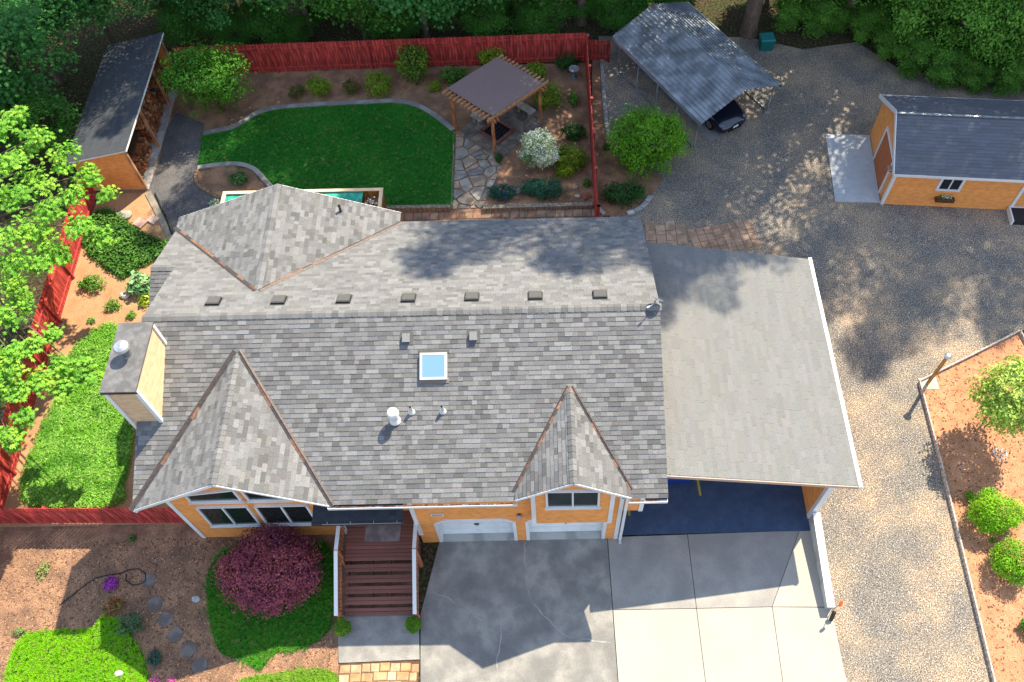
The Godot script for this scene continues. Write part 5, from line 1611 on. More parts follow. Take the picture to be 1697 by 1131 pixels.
func star_leaf(b: MB, p: Vector3, nn: Vector3, s: float, col: Color) -> void:   # five-lobed maple leaf
	var a := rng.randf() * TAU
	var u := nn.cross(Vector3(cos(a), 0.31, sin(a))).normalized()
	var w := nn.cross(u)
	for ang: float in [-1.25, -0.62, 0.0, 0.62, 1.25]:
		var d := u * cos(ang) + w * sin(ang)
		var e := u * cos(ang + 0.36) + w * sin(ang + 0.36)
		var f := u * cos(ang - 0.36) + w * sin(ang - 0.36)
		var l := s * (0.62 if absf(ang) < 0.1 else (0.56 if absf(ang) < 1.0 else 0.42))
		b.otri(p - u * s * 0.12, p + e * l * 0.52, p + d * l - nn * s * 0.14, nn, col)
		b.otri(p - u * s * 0.12, p + d * l - nn * s * 0.14, p + f * l * 0.52, nn, col)
# a bush seen at a pixel: lumps of leaves round a core, on short stems
func bush(called: String, label: String, category: String, group: String, px: float, py: float, rx: float, ry: float, cols: Array, opt := {}) -> Node3D:
	var r0: float = metres(rx, g(px, py, 0.4))
	var tall: float = opt.get("tall", 0.8) * r0
	var c := g(px, py, tall * opt.get("lift", 0.8))
	var r := Vector3(r0, tall, metres(ry, c) * opt.get("deep", 0.95))
	var t := thing(called, label, category, group, Vector3(c.x, 0, c.z))
	var b := MB.new()
	var lumps: int = opt.get("lumps", 9)
	var size: float = opt.get("leaf", 0.09)
	var count: int = int(opt.get("dense", 1.0) * clampf(2.5 * 3.1 * r.x * (r.z + tall) / (0.37 * size * size), 60.0, 24000.0))
	var o := Vector3(0, c.y, 0)
	var f := noise(int(px * 7 + py), 1.0, 2)
	var amp: float = opt.get("amp", 0.6)
	var fr := 1.6
	for k in int(count * 0.62):        # body with an uneven outline
		var d := Vector3(rng.randfn(), rng.randfn(), rng.randfn()).normalized()
		var rad := 0.84 + amp * f.get_noise_3d(d.x * fr, d.y * fr, d.z * fr) + amp * 0.5 * f.get_noise_3d(d.x * fr * 3.0 + 9.0, d.y * fr * 3.0, d.z * fr * 3.0)
		var p := o + d * r * rad * lerpf(0.62, 1.0, sqrt(rng.randf()))
		if p.y < 0.03: continue
		leaf(b, p, (d + Vector3(0, 0.35, 0) + Vector3(rng.randf_range(-1, 1), rng.randf_range(-1, 1), rng.randf_range(-1, 1)) * 0.7).normalized(), size * rng.randf_range(0.65, 1.25), vary(cols[rng.randi() % cols.size()], 0.16, 0.06))
	for k in lumps:
		var d := Vector3(rng.randfn(), absf(rng.randfn()) * 0.8 - 0.1, rng.randfn()).normalized()
		leaf_cloud(b, o + d * r * rng.randf_range(0.62, 0.8), r * rng.randf_range(0.2, 0.38), int(count * 0.38 / lumps), size, [vary(cols[rng.randi() % cols.size()], 0.12)], 0.4)
	put(b, "foliage", MT[opt.get("mat", "leaf")], t)
	var s := MB.new()
	for k in opt.get("stems", 4):
		var a := rng.randf() * TAU
		s.tube([Vector3(cos(a) * 0.06, -0.03, sin(a) * 0.06), Vector3(cos(a) * r.x * 0.2, c.y * 0.6, sin(a) * r.z * 0.2), Vector3(cos(a) * r.x * 0.45, c.y, sin(a) * r.z * 0.45)], [0.025, 0.018, 0.008], 5, S(96, 74, 58))
	put(s, "stem", MT.bark, t)
	return t
func tuft_mesh(blades: int, hgt: float, spread: float, wid: float) -> ArrayMesh:
	var b := MB.new()
	for k in blades:
		var a := TAU * k / blades + rng.randf_range(-0.4, 0.4)
		var d := Vector3(cos(a), 0, sin(a)); var s := Vector3(-d.z, 0, d.x) * wid
		var r0 := d * rng.randf_range(0.0, spread * 0.5)
		var m := r0 + d * spread * 0.35 + Vector3(0, hgt * rng.randf_range(0.55, 0.8), 0)
		var tp := r0 + d * spread * rng.randf_range(0.7, 1.2) + Vector3(0, hgt * rng.randf_range(0.7, 1.1), 0)
		b.otri(r0 - s, r0 + s, m + s * 0.7, Vector3.UP + d * -0.3, Color.WHITE); b.otri(r0 - s, m + s * 0.7, m - s * 0.7, Vector3.UP + d * -0.3, Color.WHITE)
		b.otri(m - s * 0.7, m + s * 0.7, tp, Vector3.UP, Color.WHITE)
	return b.mesh()
func grass(label: String, area: PackedVector2Array, per_m2: float, y: float, cols: Array, sd: int, hgt := 0.07) -> void:
	var lo := Vector2(1e9, 1e9); var hi := -lo
	for p in area:
		lo = lo.min(p); hi = hi.max(p)
	var A := 0.0
	for k in area.size(): A += area[k].cross(area[(k + 1) % area.size()])
	var pts := scatter(area, int(absf(A) / 2.0 * per_m2), sd)
	var xf := []; var cc := []
	var f := noise(sd, 0.35, 3)
	for p in pts:
		var s := rng.randf_range(0.7, 1.3)
		xf.append(Transform3D(Basis(Vector3.UP, rng.randf() * TAU).scaled(Vector3(s, s * rng.randf_range(0.8, 1.2), s)), Vector3(p.x, y, p.y)))
		var q := f.get_noise_2d(p.x, p.y) * 0.5 + 0.5
		cc.append(vary((cols[0] as Color).lerp(cols[1], clampf(q * 2.0 - 0.5, 0, 1)), 0.2, 0.1) if rng.randf() > 0.05 else vary(L(0.30, 0.32, 0.10), 0.2))
	for rim: PackedVector2Array in Geometry2D.offset_polygon(area, 0.16):      # stray tufts past the edge
		for p in scatter(rim, int(absf(A) * 12.0), sd + 50):
			if Geometry2D.is_point_in_polygon(p, area): continue
			xf.append(Transform3D(Basis(Vector3.UP, rng.randf() * TAU).scaled(Vector3.ONE * rng.randf_range(0.6, 1.2)), Vector3(p.x, y, p.y)))
			cc.append(vary(cols[0], 0.2, 0.06))
	var o := many(tuft_mesh(6, hgt, 0.06, 0.009), MT.leaf, xf, cc, "grass", self)
	tag(o, label, "grass", "", "stuff")
func ground_cover(called: String, label: String, category: String, area: PackedVector2Array, count: int, cols: Array, size: float, rise: float, sd: int, m := "leaf") -> void:
	var protos := MB.new()
	leaf_cloud(protos, Vector3(0, rise * 0.5, 0), Vector3(0.17, rise * 0.6, 0.17), 16, size, [Color.WHITE], 0.2, 0.9)
	var pts := scatter(area, count, sd)
	var f := noise(sd, 0.5, 3)
	var xf := []; var cc := []
	for p in pts:
		var s := rng.randf_range(0.75, 1.3)
		xf.append(Transform3D(Basis(Vector3.UP, rng.randf() * TAU).scaled(Vector3.ONE * s), Vector3(p.x, 0.01, p.y)))
		var pick := clampi(int((f.get_noise_2d(p.x, p.y) * 0.9 + 0.5) * cols.size() + rng.randf_range(-0.6, 0.6)), 0, cols.size() - 1)
		cc.append(vary(cols[pick], 0.2, 0.08))
	var o := many(protos.mesh(), MT[m], xf, cc, called, self)
	tag(o, label, category, "", "stuff")

func plants() -> void:
	grass("dark green lawn behind the house inside a concrete kerb", AREA.lawn, 420.0, 0.02, [L(0.018, 0.20, 0.018), L(0.034, 0.25, 0.022)], 5)
	grass("bright sunlit grass patch in the front corner bed", AREA.lawn_left, 420.0, 0.012, [L(0.20, 0.52, 0.008), L(0.27, 0.58, 0.011)], 6, 0.09)
	grass("grass growing under and round the purple maple", AREA.lawn_maple, 420.0, 0.012, [L(0.04, 0.25, 0.016), L(0.08, 0.32, 0.018)], 7, 0.09)
	grass("narrow sunlit grass verge beside the cobbled walk", AREA.lawn_low, 420.0, 0.012, [L(0.18, 0.40, 0.02), L(0.25, 0.43, 0.035)], 8, 0.08)
	var lime := [L(0.17, 0.27, 0.02), L(0.22, 0.33, 0.025), L(0.13, 0.23, 0.018)]
	var green := [L(0.06, 0.17, 0.022), L(0.09, 0.22, 0.03), L(0.045, 0.14, 0.02)]
	var deep := [L(0.03, 0.10, 0.022), L(0.045, 0.13, 0.03), L(0.025, 0.08, 0.02)]
	var olive := [L(0.12, 0.13, 0.03), L(0.15, 0.12, 0.035), L(0.10, 0.12, 0.025)]
	var blue := [L(0.028, 0.12, 0.075), L(0.04, 0.15, 0.09), L(0.025, 0.10, 0.05)]
	var row := "shrubs in the bed below the red back fence"
	bush("shrub", "small olive-bronze shrub at the left end of the back fence bed row", "shrub", row, 490, 152, 14, 16, olive, {"leaf": 0.07})
	bush("shrub", "round lime green shrub between two bronze shrubs by the back fence", "shrub", row, 527, 144, 23, 20, lime, {"leaf": 0.08})
	bush("shrub", "small olive-bronze shrub between two round lime shrubs by the back fence", "shrub", row, 581, 144, 15, 17, olive, {"leaf": 0.07})
	bush("shrub", "larger round lime green shrub right above the lawn kerb", "shrub", row, 626, 140, 26, 25, lime, {"leaf": 0.08})
	bush("shrub", "tall yellow-green shrub standing against the red back fence", "shrub", row, 684, 106, 28, 34, [L(0.10, 0.20, 0.02), L(0.16, 0.25, 0.025), L(0.05, 0.13, 0.02)], {"leaf": 0.13, "tall": 1.25})
	bush("shrub", "little lime shrub at the foot of a leafy green one, left of pergola", "shrub", row, 720, 143, 13, 12, lime, {"leaf": 0.07})
	bush("shrub", "leafy green shrub behind the left corner of the pergola", "shrub", row, 752, 126, 24, 18, green, {"leaf": 0.12})
	bush("shrub", "green shrub between the pergola's far corner and the fence", "shrub", row, 815, 92, 26, 16, lime, {"leaf": 0.11})
	bush("shrub", "pale green shrub beside the far right edge of the pergola", "shrub", row, 889, 118, 20, 18, lime, {"leaf": 0.1})
	bush("shrub", "wide light green shrub by the right pergola post", "shrub", row, 906, 158, 28, 27, lime, {"leaf": 0.1})
	bush("shrub", "dark green shrub in the corner of the red fences", "shrub", row, 940, 103, 20, 14, deep, {"leaf": 0.12})
	bush("shrub", "slim upright green plant below the stone bird bath", "shrub", row, 950, 164, 9, 15, green, {"leaf": 0.09, "tall": 1.4})
	bush("shrub", "dark green low shrub beside the white flowering standard", "shrub", row, 951, 219, 23, 14, deep, {"leaf": 0.1})
	bush("willow_standard", "ball-shaped variegated white and green willow in the patio bed", "shrub", "", 893, 247, 37, 38, [L(0.50, 0.55, 0.42), L(0.62, 0.66, 0.58), L(0.16, 0.28, 0.12), L(0.42, 0.50, 0.34)], {"leaf": 0.085, "tall": 0.95, "lift": 1.15, "lumps": 14, "amp": 0.35, "dense": 1.3})
	bush("shrub", "wide yellow-lime shrub right of the white variegated willow", "shrub", row, 944, 262, 33, 28, [L(0.16, 0.25, 0.016), L(0.22, 0.30, 0.02), L(0.10, 0.19, 0.018)], {"leaf": 0.08, "tall": 0.6})
	bush("shrub", "small golden shrub below the white variegated willow", "shrub", row, 936, 284, 17, 14, [L(0.26, 0.33, 0.015), L(0.20, 0.30, 0.018)], {"leaf": 0.08, "tall": 0.7})
	bush("shrub", "little green plant among the rocks at the fence foot", "shrub", row, 972, 304, 8, 9, green, {"leaf": 0.08})
	bush("shrub", "small dark plant at the foot of the front pergola post", "shrub", row, 826, 262, 7, 12, deep, {"leaf": 0.08, "tall": 1.3})
	bush("spreading_juniper", "blue-flecked low spreading plant at the edge of the flagstone path", "shrub", "low blue-green spreaders", 833, 318, 28, 19, [L(0.028, 0.11, 0.055), L(0.04, 0.10, 0.12), L(0.05, 0.10, 0.25), L(0.025, 0.10, 0.05)], {"leaf": 0.06, "tall": 0.34, "mat": "needle", "lumps": 14})
	bush("spreading_juniper", "dense teal-green low spreader before the white variegated willow", "shrub", "low blue-green spreaders", 901, 312, 40, 24, blue, {"leaf": 0.06, "tall": 0.34, "mat": "needle", "lumps": 16})
	bush("shrub", "round green shrub in the small bed left of the lawn", "shrub", "", 395, 296, 17, 14, [L(0.05, 0.16, 0.03), L(0.08, 0.21, 0.05), L(0.16, 0.28, 0.12)], {"leaf": 0.08, "tall": 0.6})
	bush("white_flowers", "white flowering plant by the left end of the raised deck", "flowers", "", 356, 338, 12, 8, [L(0.7, 0.74, 0.66), L(0.5, 0.6, 0.42), L(0.1, 0.22, 0.06)], {"leaf": 0.09, "tall": 0.7})
	# right of the garden fence
	bush("green_maple", "big round bright green laceleaf maple in the fence bed by the metal carport", "tree", "", 1073, 235, 68, 64, [L(0.11, 0.30, 0.012), L(0.15, 0.36, 0.018), L(0.08, 0.23, 0.012)], {"leaf": 0.105, "tall": 0.8, "lumps": 26, "lift": 0.9, "dense": 1.2})
	bush("spreading_juniper", "dark green feathery juniper at the low end of the fence bed", "shrub", "", 1034, 320, 36, 27, deep, {"leaf": 0.1, "tall": 0.5, "mat": "needle", "lumps": 16})
	bush("shrub", "little green plant at the block edging of the fence bed", "shrub", "", 1006, 243, 8, 7, green, {"leaf": 0.08})
	# japanese maple beside the wood shed
	bush("green_maple", "spreading green laceleaf maple between wood shed and back fence", "tree", "", 345, 128, 70, 60, [L(0.07, 0.24, 0.016), L(0.10, 0.29, 0.02), L(0.05, 0.18, 0.014)], {"leaf": 0.13, "tall": 0.75, "lumps": 24, "lift": 1.35, "dense": 1.0})
	# front
	bush("purple_maple", "wide dome of a purple laceleaf maple before the front windows", "tree", "", 448, 944, 88, 84, [L(0.26, 0.058, 0.098), L(0.33, 0.078, 0.11), L(0.19, 0.046, 0.082), L(0.37, 0.11, 0.105)], {"leaf": 0.085, "tall": 0.72, "lumps": 46, "amp": 0.3, "mat": "purple_leaf", "lift": 0.75, "dense": 1.5})
	for q in [[567, 1041, 17, "clipped round boxwood at the left foot of the entry stairs"], [685, 1036, 16, "clipped round boxwood at the right foot of the entry stairs"]]:
		bush("boxwood", q[3], "shrub", "boxwood balls at the entry stairs", q[0], q[1], q[2], q[2], [L(0.12, 0.27, 0.015), L(0.16, 0.32, 0.02), L(0.08, 0.20, 0.014)], {"leaf": 0.05, "tall": 1.0, "lift": 0.95, "lumps": 6, "amp": 0.15, "dense": 1.5})
	bush("azalea", "magenta flowering azalea in the shaded front bed", "flowers", "", 183, 968, 13, 15, [L(0.45, 0.02, 0.50), L(0.55, 0.04, 0.55), L(0.36, 0.015, 0.45), L(0.06, 0.14, 0.03)], {"leaf": 0.07, "mat": "petal"})
	bush("shrub", "reddish-green young shrub below the magenta azalea", "shrub", "", 185, 1005, 20, 18, [L(0.20, 0.10, 0.03), L(0.32, 0.07, 0.04), L(0.12, 0.17, 0.03), L(0.30, 0.22, 0.06)], {"leaf": 0.09, "dense": 0.5})
	bush("shrub", "loose grey-green shrub at the shadow edge of the front bed", "shrub", "", 214, 1034, 26, 22, [L(0.06, 0.13, 0.06), L(0.09, 0.17, 0.08), L(0.05, 0.11, 0.05)], {"leaf": 0.07, "dense": 0.5, "mat": "needle"})
	bush("shrub", "small blue-green conifer beside the stepping stones", "shrub", "", 255, 1092, 12, 17, [L(0.04, 0.10, 0.08), L(0.06, 0.13, 0.10)], {"leaf": 0.06, "mat": "needle"})
	bush("shrub", "pale weedy clump on the dry bark of the front corner", "shrub", "", 70, 946, 12, 20, [L(0.22, 0.30, 0.08), L(0.30, 0.36, 0.12)], {"leaf": 0.09, "dense": 0.45, "tall": 0.5})
	bush("shrub", "small green weed tuft beside the bright front lawn", "shrub", "", 29, 1047, 13, 8, [L(0.14, 0.24, 0.06), L(0.24, 0.3, 0.14)], {"leaf": 0.08, "dense": 0.5, "tall": 0.5})
	bush("shrub", "thin green seedling in the shade by the front fence", "shrub", "", 218, 893, 7, 8, green, {"leaf": 0.07, "dense": 0.5})
	for q in [[256, 1129, "magenta blossoms on the dry bark, left clump"], [283, 1129, "magenta blossoms on the dry bark, right clump"]]:
		bush("low_blossoms", q[2], "flowers", "", q[0], q[1], 9, 7, [L(0.62, 0.06, 0.3), L(0.7, 0.12, 0.4)], {"leaf": 0.06, "dense": 0.4, "mat": "petal", "tall": 0.6})
	# side yard
	bush("hosta", "large-leaved pale green hosta against the side of the house", "hosta", "", 232, 473, 23, 26, [L(0.20, 0.38, 0.17), L(0.28, 0.46, 0.22), L(0.14, 0.30, 0.12)], {"leaf": 0.30, "tall": 0.6, "dense": 1.6, "lumps": 8})
	bush("hosta", "small yellow hosta at the foot of the pale green one", "hosta", "", 240, 497, 14, 14, [L(0.42, 0.50, 0.06), L(0.50, 0.55, 0.08)], {"leaf": 0.20, "tall": 0.55, "dense": 1.3})
	var weeds := "weed clumps on the dry side yard"
	for q in [[152, 470, 24, 20, "widest green weed clump on the side yard, beside the red fence"], [185, 506, 15, 12, "green weed clump on bare soil between hosta and fence"], [150, 532, 8, 8, "tiny weed tuft on bare soil near the fence"], [216, 523, 10, 9, "small weed tuft below the yellow hosta"]]:
		bush("weed", q[4], "weed", weeds, q[0], q[1], q[2], q[3], [L(0.10, 0.26, 0.03), L(0.15, 0.32, 0.04)], {"leaf": 0.10, "tall": 0.5, "dense": 0.7})
	ground_cover("ivy", "shaded green ground cover between side fence and house", "ground cover", curve([[170, 350], [205, 362], [225, 380], [262, 400], [280, 402], [275, 425], [240, 440], [205, 462], [188, 450], [160, 432], [140, 410], [142, 375]], true, 4), 1500, green, 0.10, 0.22, 301)
	ground_cover("ivy", "sunlit carpet of pale ivy filling the lower side yard", "ground cover", curve([[150, 556], [185, 540], [205, 560], [200, 620], [205, 660], [222, 710], [215, 760], [205, 800], [192, 838], [50, 836], [42, 790], [60, 740], [80, 690], [105, 650], [112, 600]], true, 4), 7500, [L(0.19, 0.44, 0.04), L(0.27, 0.52, 0.08), L(0.12, 0.33, 0.028)], 0.062, 0.2, 302)
	# road-side bed
	bush("golden_tree", "yellow-green leafy small tree at the head of the road-side bed", "tree", "", 1676, 657, 62, 72, [L(0.42, 0.54, 0.11), L(0.50, 0.60, 0.15), L(0.32, 0.46, 0.07)], {"leaf": 0.14, "tall": 1.0, "lift": 1.7, "lumps": 22, "dense": 1.4, "amp": 0.4})
	bush("round_shrub", "round lime shrub in the road-side bed with a sprig beside it", "shrub", "", 1650, 850, 50, 42, [L(0.20, 0.44, 0.012), L(0.27, 0.52, 0.016), L(0.15, 0.35, 0.010)], {"leaf": 0.07, "tall": 0.8, "lift": 0.8, "lumps": 14, "amp": 0.22})
	bush("round_shrub", "darker round shrub in the road-side bed, nearest the lime one", "shrub", "", 1680, 930, 42, 46, [L(0.15, 0.36, 0.012), L(0.22, 0.45, 0.016), L(0.10, 0.27, 0.010)], {"leaf": 0.07, "tall": 0.8, "lift": 0.8, "lumps": 14, "amp": 0.22})
	bush("shrub", "green shrub at the lower end of the road-side bed", "shrub", "", 1705, 1040, 16, 18, [L(0.06, 0.19, 0.03), L(0.10, 0.25, 0.04)], {"leaf": 0.09, "tall": 0.9})
	bush("shrub", "green sprig on the left flank of the round lime shrub", "shrub", "", 1608, 824, 9, 11, [L(0.14, 0.34, 0.02)], {"leaf": 0.08, "tall": 1.1})
	bush("weed", "small lime weed between the two round shrubs", "weed", "", 1645, 896, 8, 6, [L(0.18, 0.36, 0.02)], {"leaf": 0.08, "tall": 0.4, "dense": 0.6})
	# bark chips on the beds
	var chip := MB.new()
	chip.box(Vector3.ZERO, Vector3(0.032, 0, 0), Vector3(0, 0.005, 0), Vector3(0, 0, 0.011), Color.WHITE)
	var chips := func(area: PackedVector2Array, n: int, cols: Array, y: float, sd: int, label: String) -> void:
		var xf := []; var cc := []
		for p in scatter(area, n, sd):
			xf.append(Transform3D(Basis.from_euler(Vector3(rng.randf_range(-0.3, 0.3), rng.randf() * TAU, rng.randf_range(-0.3, 0.3))).scaled(Vector3.ONE * rng.randf_range(0.5, 1.5)), Vector3(p.x, y + 0.012, p.y)))
			cc.append(vary(cols[rng.randi() % cols.size()], 0.2))
		tag(many(chip.mesh(), MT.chip, xf, cc, "bark_chips", self), label, "bark", "", "stuff")
	chips.call(AREA.front, 6000, [S(150, 112, 88), S(118, 88, 70), S(176, 136, 106), S(96, 70, 56)], 0.004, 401, "scattered bark chips on the front bed")
	chips.call(AREA.right_bed, 4000, [S(176, 122, 88), S(150, 98, 70), S(196, 144, 108), S(110, 70, 50)], 0.03, 402, "scattered reddish bark chips on the road-side bed")

# ---------------------------------------------------------------- trees
func conifer(hgt: float, rad: float, low: float, cols: Array) -> Array:      # [trunk mesh, crown mesh]
	var tr := MB.new()
	tr.tube([Vector3(0, -0.1, 0), Vector3(0, 0.6, 0), Vector3(0.05, hgt * 0.5, 0.04), Vector3(0, hgt, 0)], [0.46, 0.36, 0.22, 0.02], 10, S(112, 96, 84))
	var b := MB.new()
	var y := low
	while y < hgt - 0.2:
		var f := (y - low) / (hgt - low)
		var rr := rad * pow(1.0 - f, 0.62) * (0.75 + 0.25 * minf(1.0, f * 6.0)) + 0.25
		var n := 4 + int(rr * 0.5)
		for k in n:
			var a := TAU * (k + rng.randf_range(-0.35, 0.35)) / n + y * 2.1
			branch(b, Vector3(0, y + rng.randf_range(-0.25, 0.25), 0), Vector3(cos(a), 0, sin(a)), rr * rng.randf_range(0.7, 1.12), lerpf(0.42, -0.25, f), cols)
		y += lerpf(0.95, 0.55, f)
	return [tr.mesh(), b.mesh()]
func branch(b: MB, o: Vector3, d: Vector3, len: float, droop: float, cols: Array) -> void:
	var s := Vector3(-d.z, 0, d.x)
	var steps := maxi(4, int(len / 0.3))
	b.tube([o, o + d * len * 0.5 + Vector3(0, -droop * len * 0.25, 0), o + d * len * 0.9 + Vector3(0, -droop * len * 0.8, 0)], [0.035, 0.022, 0.006], 3, S(88, 72, 58), false)
	for k in steps:
		var t := (k + 0.8) / steps
		var p := o + d * len * t + Vector3(0, -droop * len * t * t, 0)
		var w := len * 0.36 * (1.15 - t) + 0.16
		for side in [-1.0, 1.0]:
			for j in 4:
				var q: Vector3 = p + s * side * w * (j + 0.1) / 4.0 + d * w * 0.22 * j * 0.5 + Vector3(0, -0.06 * j, 0)
				var e: Vector3 = (d * rng.randf_range(0.45, 0.9) + s * side * rng.randf_range(0.6, 1.1) + Vector3(0, rng.randf_range(-0.42, -0.05), 0)).normalized()
				var nn := e.cross(s.cross(e)).normalized()
				var l := rng.randf_range(0.20, 0.38)
				var x := e.cross(Vector3.UP).normalized() * l * 0.24
				var col := vary(cols[rng.randi() % cols.size()], 0.2, 0.05)
				var lift := Vector3(0, rng.randf_range(-0.06, 0.04), 0)
				b.otri(q, q + e * l * 0.5 + x + lift, q + e * l, Vector3.UP, col)
				b.otri(q, q + e * l, q + e * l * 0.5 - x + lift, Vector3.UP, col)
func broadleaf(hgt: float, rad: float, low: float, cols: Array, leaves: int, size: float, star := true) -> Array:
	var tr := MB.new()
	tr.tube([Vector3(0, -0.1, 0), Vector3(0.05, low * 0.6, 0), Vector3(0.1, low + (hgt - low) * 0.4, 0.1), Vector3(0, hgt * 0.92, 0)], [0.24, 0.19, 0.11, 0.02], 8, S(104, 92, 80))
	var b := MB.new()
	var clumps := 46
	for k in clumps:
		var d := Vector3(rng.randfn(), rng.randfn() * 0.75 + 0.15, rng.randfn()).normalized()
		var c := Vector3(0, (low + hgt) * 0.5, 0) + d * Vector3(rad, (hgt - low) * 0.5, rad) * rng.randf_range(0.45, 0.95)
		tr.tube([Vector3(0.05, lerpf(low, c.y, 0.35), 0.05), (Vector3(0.05, lerpf(low, c.y, 0.75), 0) + c) * 0.5, c], [0.06, 0.035, 0.01], 5, S(104, 92, 80), false)
		spray(b, c, d, rad * rng.randf_range(0.26, 0.40), leaves / clumps, size, cols, star)
	return [tr.mesh(), b.mesh()]
func spray(b: MB, c: Vector3, d: Vector3, r: float, n: int, size: float, cols: Array, star: bool) -> void:
	var base: Color = cols[rng.randi() % cols.size()]
	for j in n:
		var e := Vector3(rng.randfn(), rng.randfn() * 0.5, rng.randfn()) * 0.55
		var p := c + e * r
		var nn := (Vector3(0, 0.9, 0) + d * 0.5 + Vector3(rng.randf_range(-1, 1), rng.randf_range(-0.5, 0.5), rng.randf_range(-1, 1)) * 0.7).normalized()
		var col := vary(base.lerp(cols[rng.randi() % cols.size()], 0.4), 0.16, 0.05)
		if star: star_leaf(b, p, nn, size * rng.randf_range(0.7, 1.25), col)
		else: leaf(b, p, nn, size * rng.randf_range(0.7, 1.25), col)
func tree(called: String, label: String, group: String, pr: Array, at: Vector3, turn: float, s: float, m: String) -> void:
	var t := thing(called, label, "tree", group, at, turn)
	t.scale = Vector3.ONE * s
	put(pr[0], "trunk", MT.bark, t)
	put(pr[1], "crown", MT[m], t)
func trees() -> void:
	var fir := [L(0.06, 0.14, 0.028), L(0.085, 0.18, 0.035), L(0.05, 0.11, 0.025)]
	var fresh := [L(0.10, 0.26, 0.03), L(0.14, 0.33, 0.04), L(0.07, 0.19, 0.026)]
	var A := conifer(30.0, 4.7, 5.5, fir)
	var B := broadleaf(8.0, 2.3, 0.5, fresh, 15000, 0.2, false)
	var C := conifer(34.0, 5.0, 9.0, fir)
	var H := conifer(40.0, 4.4, 26.0, fir)  # crown kept high, shaped to let sun through to the gravel
	var gA := "tall firs behind the red back fence"; var lA := "tall dark fir standing in the woods behind the red back fence"
	for q in [[-16.4, -40.3, 0.3, 0.68, 2], [-11.5, -41.5, 1.2, 0.7, 0], [-6.8, -40.6, 2.4, 0.72, 2], [-1.6, -41.2, 3.3, 0.82, 0], [2.4, -40.4, 4.4, 0.8, 2], [6.4, -42.6, 5.2, 0.95, 0], [-9, -46, 0.9, 0.8, 0], [-2.0, -46, 2.2, 0.95, 0], [3.6, -46, 1.2, 1.0, 0], [-21, -44, 2.0, 0.75, 0]]:
		tree("fir_tree", lA, gA, A if q[4] == 0 else C, Vector3(q[0], 0, q[1]), q[2], q[3], "needle")
	var gB := "firs round the gravel yard"; var lB := "tall fir standing at the edge of the gravel yard"
	tree("fir_tree", "tall fir with bare grey trunk beside the green bin", gB, C, g(1240, 56), 0.6, 1.16, "needle")
	for q in [[17.0, -39.9, 1.4, 1.2, 2], [20.8, -40.4, 2.9, 1.04, 3], [19.8, -41.6, 1.9, 0.6, 0], [23.4, -41.2, 0.5, 0.55, 0], [26.6, -41.2, 4.0, 1.14, 0], [30.6, -40.2, 0.7, 1.05, 2], [35.0, -40.0, 0.4, 1.1, 0], [37.5, -39.0, 1.1, 1.0, 0], [36, -34.5, 1.7, 0.72, 0], [31.5, -34.5, 2.3, 0.66, 0], [41, -37, 4.2, 0.9, 0]]:  # high-crowned and short firs added, unseen, to leave sun flecks on the gravel
		tree("fir_tree", lB, gB, A if q[4] == 0 else (C if q[4] == 2 else H), Vector3(q[0], 0, q[1]), q[2], q[3], "needle")
	var gC := "young cedars behind the shed"; var lC := "fresh green young cedar with boughs to the ground behind the shed"
	for q in [[14.4, -40.2, 0.2, 0.8], [16.9, -40.6, 1.2, 0.85], [19.6, -37.6, 2.2, 0.8], [21.8, -36.2, 3.1, 0.85], [24.2, -35.6, 4.4, 0.95], [27.0, -36.0, 5.3, 0.95], [23.0, -39.0, 0.8, 1.1], [12.9, -41.6, 3.6, 0.7], [26.5, -40, 1.8, 1.1]]:
		tree("cedar_tree", lC, gC, B, Vector3(q[0], 0, q[1]), q[2], q[3], "needle")
	# broadleaf trees of the woods, then the bright maple by the side fence
	var D := broadleaf(9.0, 3.3, 2.4, [L(0.06, 0.23, 0.05), L(0.09, 0.29, 0.065), L(0.045, 0.17, 0.04)], 8000, 0.28)
	var E := broadleaf(7.0, 2.6, 1.2, [L(0.06, 0.20, 0.025), L(0.09, 0.26, 0.03), L(0.045, 0.15, 0.022)], 8000, 0.22)
	var gD := "broadleaf trees in the woods behind the fence"; var lD := "dark green maple crowding the woods behind the back fence"
	for q in [[-12.6, -40.0, 0.0, 0.9], [-9.4, -39.3, 1.3, 0.95], [-6.0, -38.9, 2.6, 0.92], [-15.0, -41.5, 1.0, 0.95], [5.0, -41.0, 3.9, 0.8], [0.6, -40.6, 5.0, 0.75], [-3.0, -40.2, 0.7, 0.8], [8.4, -41.6, 2.9, 0.75], [-17.2, -39.6, 4.9, 0.7]]:
		tree("maple_tree", lD, gD, D if int(q[2]) % 2 == 0 else E, Vector3(q[0], 0, q[1]), q[2], q[3], "leaf")
	var gE := "shaded maples left of the wood shed"; var lE := "shaded green maple in the woods left of the wood shed"
	for q in [[-25.0, -33.0, 0.4, 0.95], [-28.6, -38.2, 1.5, 1.05], [-23.2, -39.2, 2.6, 0.85], [-27.6, -29.5, 3.7, 1.0], [-30, -34, 0.9, 1.1], [-25.5, -36.6, 2.1, 0.9], [-20.4, -40.6, 4.4, 0.85], [-18.2, -41.8, 0.2, 0.8], [-23.8, -31.0, 5.6, 0.62]]:
		tree("maple_tree", lE, gE, D if int(q[2]) % 2 == 0 else E, Vector3(q[0], 0, q[1]), q[2], q[3], "leaf")
	var gU := "undergrowth behind the back fence"; var lU := "dark leafy undergrowth bush behind the back fence"
	for k in 40:
		var x := -20.5 + k * 1.25 + rng.randf_range(-0.6, 0.6)
		if x > 9.5 and x < 13.5: continue
		tree("undergrowth", lU, gU, E, Vector3(x, -0.6, (-39.0 if x < 6 else -40.2) - rng.randf_range(0.0, 2.6)), rng.randf() * TAU, rng.randf_range(0.34, 0.5), "leaf")
